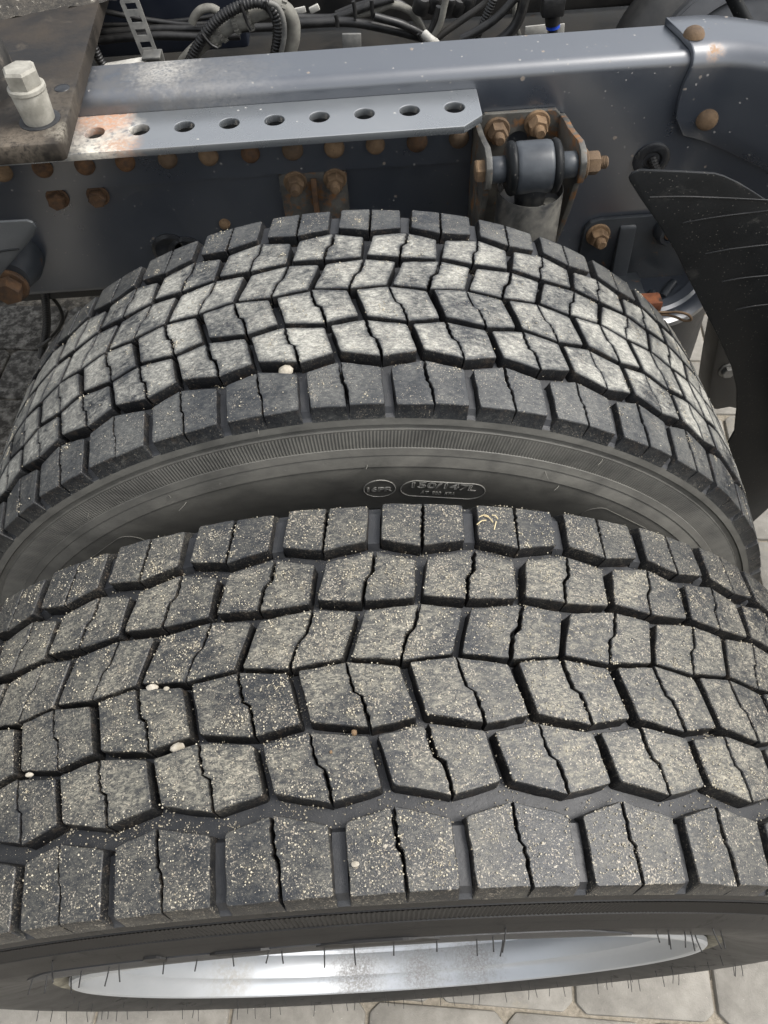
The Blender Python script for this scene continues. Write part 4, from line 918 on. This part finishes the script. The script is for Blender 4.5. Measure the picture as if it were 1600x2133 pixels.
# straight runs and bundles
runs = [
 ('@', [(-0.343, 1.11, 0.9115), (-0.2961, 1.11, 0.8991), (-0.2543, 1.11, 0.8881), (-0.2235, 1.11, 0.8819), (-0.1984, 1.11, 0.8778), (-0.166, 1.11, 0.8763)], .0036, 'cable', 'thin cable sloping down from the plate edge to the slotted strap'),
 ('@', [(-0.3549, 1.12, 0.8844), (-0.2847, 1.12, 0.8786), (-0.232, 1.12, 0.8787), (-0.179, 1.12, 0.8801), (-0.1385, 1.12, 0.8852)], .0030, 'cable', 'thin cable crossing behind the slotted strap'),
 ('@', [(-0.3532, 1.1, 0.8798), (-0.2883, 1.1, 0.8791), (-0.2362, 1.1, 0.8793), (-0.1785, 1.1, 0.8755), (-0.1139, 1.1, 0.8724), (-0.0619, 1.1, 0.8707)], .0055, 'cable', 'middle of the long cables behind the slotted strap'),
 ('@', [(-0.3509, 1.08, 0.8766), (-0.2917, 1.08, 0.8799), (-0.2339, 1.08, 0.8796), (-0.1772, 1.08, 0.8746), (-0.126, 1.08, 0.8724)], .0055, 'cable', 'lowest of the long cables behind the slotted strap'),
 ('@', [(-0.1877, 1.09, 0.8876), (-0.182, 1.09, 0.8955), (-0.1713, 1.09, 0.9029), (-0.1584, 1.09, 0.9038), (-0.1499, 1.09, 0.8992)], .0056, 'hose', 'short grey hose end curled behind the hose arch'),
 ('@', [(-0.0583, 1.06, 0.8909), (-0.0081, 1.06, 0.8899), (0.0295, 1.06, 0.8869), (0.067, 1.06, 0.878), (0.0986, 1.06, 0.8687), (0.121, 1.06, 0.8612), (0.1373, 1.06, 0.8529)], .0062, 'cable', 'thick black cable running right from the hose arch to the tied bundle'),
 ('@', [(-0.0579, 1.07, 0.8947), (-0.0205, 1.07, 0.8911), (0.0048, 1.07, 0.8906), (0.0306, 1.07, 0.897), (0.0561, 1.07, 0.9033), (0.0813, 1.07, 0.9084)], .0052, 'cable', 'upper black cable bending up out of the photo'),
 ('@', [(-0.0333, 1.075, 0.8898), (0.0045, 1.075, 0.8861), (0.0366, 1.075, 0.8899), (0.0622, 1.075, 0.8951), (0.0782, 1.075, 0.8987), (0.1001, 1.075, 0.8915), (0.1127, 1.075, 0.8761), (0.1223, 1.075, 0.8593)], .0050, 'hose', 'dusty cable looping over into the tied bundle'),
 ('@', [(0.0049, 1.08, 0.8898), (0.0309, 1.08, 0.8974), (0.0628, 1.08, 0.9022), (0.0879, 1.08, 0.8983), (0.108, 1.08, 0.8831), (0.1195, 1.08, 0.8669), (0.1273, 1.08, 0.8518)], .0045, 'cable', 'inner cable of the loop above the tied bundle'),
 ('@', [(0.0548, 1.05, 0.897), (0.0857, 1.05, 0.8869), (0.1044, 1.05, 0.8787), (0.1202, 1.05, 0.8694)], .0052, 'cable', 'short black cable entering the tied bundle from the left'),
 ('@', [(0.1185, 1.03, 0.8661), (0.131, 1.03, 0.8788), (0.1389, 1.03, 0.8938), (0.1428, 1.03, 0.9104), (0.1456, 1.03, 0.9228)], .0042, 'hose', 'dusty cable rising from the tied bundle to the connectors'),
 ('@', [(0.1236, 1.03, 0.8652), (0.1435, 1.03, 0.8803), (0.1678, 1.03, 0.8948), (0.1916, 1.03, 0.9089), (0.2, 1.03, 0.9182)], .0045, 'backdark', 'brown dusty cable fanning right from the tied bundle'),
 ('@', [(0.1158, 1.035, 0.8634), (0.1283, 1.035, 0.8837), (0.1343, 1.035, 0.8971), (0.1378, 1.035, 0.9092)], .0050, 'cable', 'black cable rising beside the dusty cable'),
 ('@', [(0.1605, 0.99, 0.8891), (0.1754, 0.99, 0.8949), (0.1957, 0.99, 0.9057), (0.2124, 0.99, 0.9188), (0.2258, 0.99, 0.9328)], .0052, 'cable', 'black cable sweeping up right from the rail'),
 ('@', [(0.1939, 0.985, 0.8788), (0.2114, 0.985, 0.8879), (0.2252, 0.985, 0.9004), (0.2321, 0.985, 0.9153), (0.2359, 0.985, 0.9342)], .0066, 'cable', 'printed black cable curving up at the right of the bundle'),
 ('@', [(0.2467, 1.02, 0.8615), (0.237, 1.02, 0.8831), (0.2314, 1.02, 0.9033), (0.2309, 1.02, 0.9202)], .0030, 'hose', 'thin grey lead standing upright beside the printed cable'),
]
for _, p, r_, m_, lab in runs: cable('cable', p, r_, m_, lab, 'cable', 0, 0, CG)
cable('ribbed_conduit', [(0.1777, 1.0, 0.873), (0.1814, 1.0, 0.8831), (0.1873, 1.0, 0.8975), (0.194, 1.0, 0.9136), (0.2011, 1.0, 0.9303)], .0054, 'cable', 'thin black ribbed conduit between the cables at the right', 'conduit', .2, .0034, CG)
cable('ribbed_conduit', [(-0.2914, 0.975, 0.9245), (-0.2904, 0.975, 0.914), (-0.2887, 0.975, 0.902), (-0.2841, 0.975, 0.8873)], .0062, 'cable', 'black ribbed conduit beside the edge of the greasy plate', 'conduit', .2, .0036, CG)
for i, (p, lab) in enumerate((([(0.0049, 1.05, 0.9026), (0.0061, 1.05, 0.8956), (0.006, 1.05, 0.8876)], 'black cable tie round the cables right of the hose arch'), ([(0.0289, 1.055, 0.9146), (0.03, 1.055, 0.9045), (0.0305, 1.055, 0.8942)], 'second black cable tie right of the hose arch'), ([(0.0523, 1.055, 0.9142), (0.0523, 1.055, 0.9041), (0.053, 1.055, 0.8939)], 'third black cable tie right of the hose arch'), ([(0.1096, 1.02, 0.8859), (0.1146, 1.02, 0.8762), (0.1171, 1.02, 0.8666)], 'black cable tie at the tied bundle'))):
    cable('cable_tie', p, .0026, 'cable', lab, 'cable tie', 0, 0, 'cable ties on the cables')
tie = MB(); a, b = [(0.1158, 1.005, 0.8921), (0.1306, 1.005, 0.8797)]
tie.tube([a, (Vector(a) + Vector(b)) / 2 + Vector((0, -.008, .002)), b], .0055, 8); tag(tie.build('tape_wrap', M['white'], smooth=60), 'wrap of white tape around the tied bundle', 'tape')
# connectors, labels and small brackets
def small_box(name, c, d, m, lab, cat, rot=0, bev=.001):
    return tag(MB().box(c, d, Matrix.Rotation(R(rot), 3, 'Y')).build(name, M[m], bev=bev), lab, cat)
cb = empty('cable_connector', (0.1491, 1.06, 0.9014), 'row of black cable connectors at the top edge of the photo', 'connector')
for q in [(0.1179, 1.06, 0.9046), (0.1334, 1.06, 0.9058), (0.1521, 1.06, 0.9035), (0.1647, 1.06, 0.9004), (0.1752, 1.06, 0.9031)]: MB().lathe([(.010, -.012), (.012, -.010), (.012, .008), (.009, .012)], q, (.2, -.5, 1), 14).build('socket', M['cable'], cb, smooth=40)
small_box('small_bracket', (0.0233, 0.95, 0.9082), (.023, .004, .030), 'strap', 'small pale grey bracket tab behind the rail flange', 'bracket', 3)
small_box('white_label', (-0.2586, 0.97, 0.8932), (.052, .012, .014), 'white', 'white label lying behind the flange at the left', 'label', -5)
small_box('white_label', (0.2702, 1.06, 0.8621), (.030, .002, .012), 'white', 'dirty white label on the beam left of the blue ringed sensor', 'label', -2)
small_box('white_label', (0.3032, 1.06, 0.8611), (.010, .002, .013), 'white', 'narrow white label right of the blue ringed sensor', 'label', -4)
small_box('white_label', (-0.0475, 1.14, 0.8726), (.020, .003, .008), 'white', 'small white label right of the hose arch', 'label', -8)
small_box('white_sleeve', (-0.0259, 1.15, 0.8695), (.014, .005, .008), 'white', 'white sleeve among the cables right of the hose arch', 'sleeve', -20)
sn = empty('sensor', (0.2831, 1.02, 0.8714), 'black upright sensor plug with a bright blue ring', 'sensor')
a, b, c, d = [(0.2861, 1.02, 0.8635), (0.283, 1.02, 0.8812), (0.2816, 1.02, 0.8916), (0.277, 1.02, 0.9162)]
MB().cyl(a, b, .0058, 14).build('lead', M['cable'], sn, smooth=40)
MB().lathe([(.0062, 0), (.0088, .0005), (.0088, .010), (.0062, .0105)], b, Vector(c) - Vector(b), 20).build('blue_ring', M['blue'], sn, smooth=40)
MB().cyl(Vector(b) + (Vector(c) - Vector(b)) * .5, d, .0100, 16).build('plug_body', M['cable'], sn, smooth=40)
MB().box(Vector(d) + Vector((.001, -.004, -.006)), (.028, .020, .022)).build('plug_latch', M['cable'], sn, bev=.002)
cable('ribbed_conduit', [(-0.4755, 0.94, 0.595), (-0.4873, 0.94, 0.5581), (-0.5021, 0.94, 0.5196), (-0.5189, 0.94, 0.4877), (-0.5377, 0.94, 0.4535)], .0068, 'cable', 'black ribbed conduit hanging below the rail at the left', 'conduit', .2, .0036, CG)
cable('cable', [(-0.4755, 0.95, 0.5697), (-0.4718, 0.95, 0.5481), (-0.4755, 0.95, 0.5265), (-0.49, 0.95, 0.5053), (-0.5071, 0.95, 0.49)], .0030, 'cable', 'thin dark cable looping below the rail at the left', 'cable', 0, 0, CG)
cable('cable_tie', [(-0.5278, 0.932, 0.4855), (-0.5162, 0.932, 0.4908), (-0.5006, 0.932, 0.502)], .0030, 'cable', 'black cable tie round the conduit hanging below the rail', 'cable tie')
# rounded plastic fender behind the splice plate
fd = empty('fender', (.56, 1.05, .70), 'scuffed grey rounded plastic fender behind the right end of the rail', 'fender')
F1, D1, F2, D2 = Vector((0.511, 1.12, 0.7783)), Vector((0.347, 0.8372, -0.4226)), Vector((0.5674, 1.01, 0.7789)), Vector((0.4077, 0.7978, -0.4442))
part(MB().lathe([(.116, .30), (.1226, .16), (.1217, .09), (.115, .05), (.103, .022), (.084, .006), (.053, -.002), (.0, -.004)], F1, D1, 72, cap=False), 'dark_dome', M['fender_dark'], fd, smooth=50)
part(MB().lathe([(.156, .25), (.1617, .10), (.1604, .06), (.1565, .042), (.153, .037), (.149, .036), (.1475, .030), (.130, .022), (.1293, .012), (.122, .008), (.121, .014), (.087, .004), (.043, .0), (.0, -.002)], F2, D2, 88, cap=False), 'ridged_dome', M['plastic_grey'], fd, smooth=28)
part(MB().tube([(0.4766, 0.965, 0.934), (0.5003, 0.965, 0.9062), (0.5185, 0.965, 0.8876), (0.5375, 0.965, 0.8762), (0.5623, 0.965, 0.8661)], .0085, 8), 'moulded_channel', M['plastic'], fd, smooth=60)
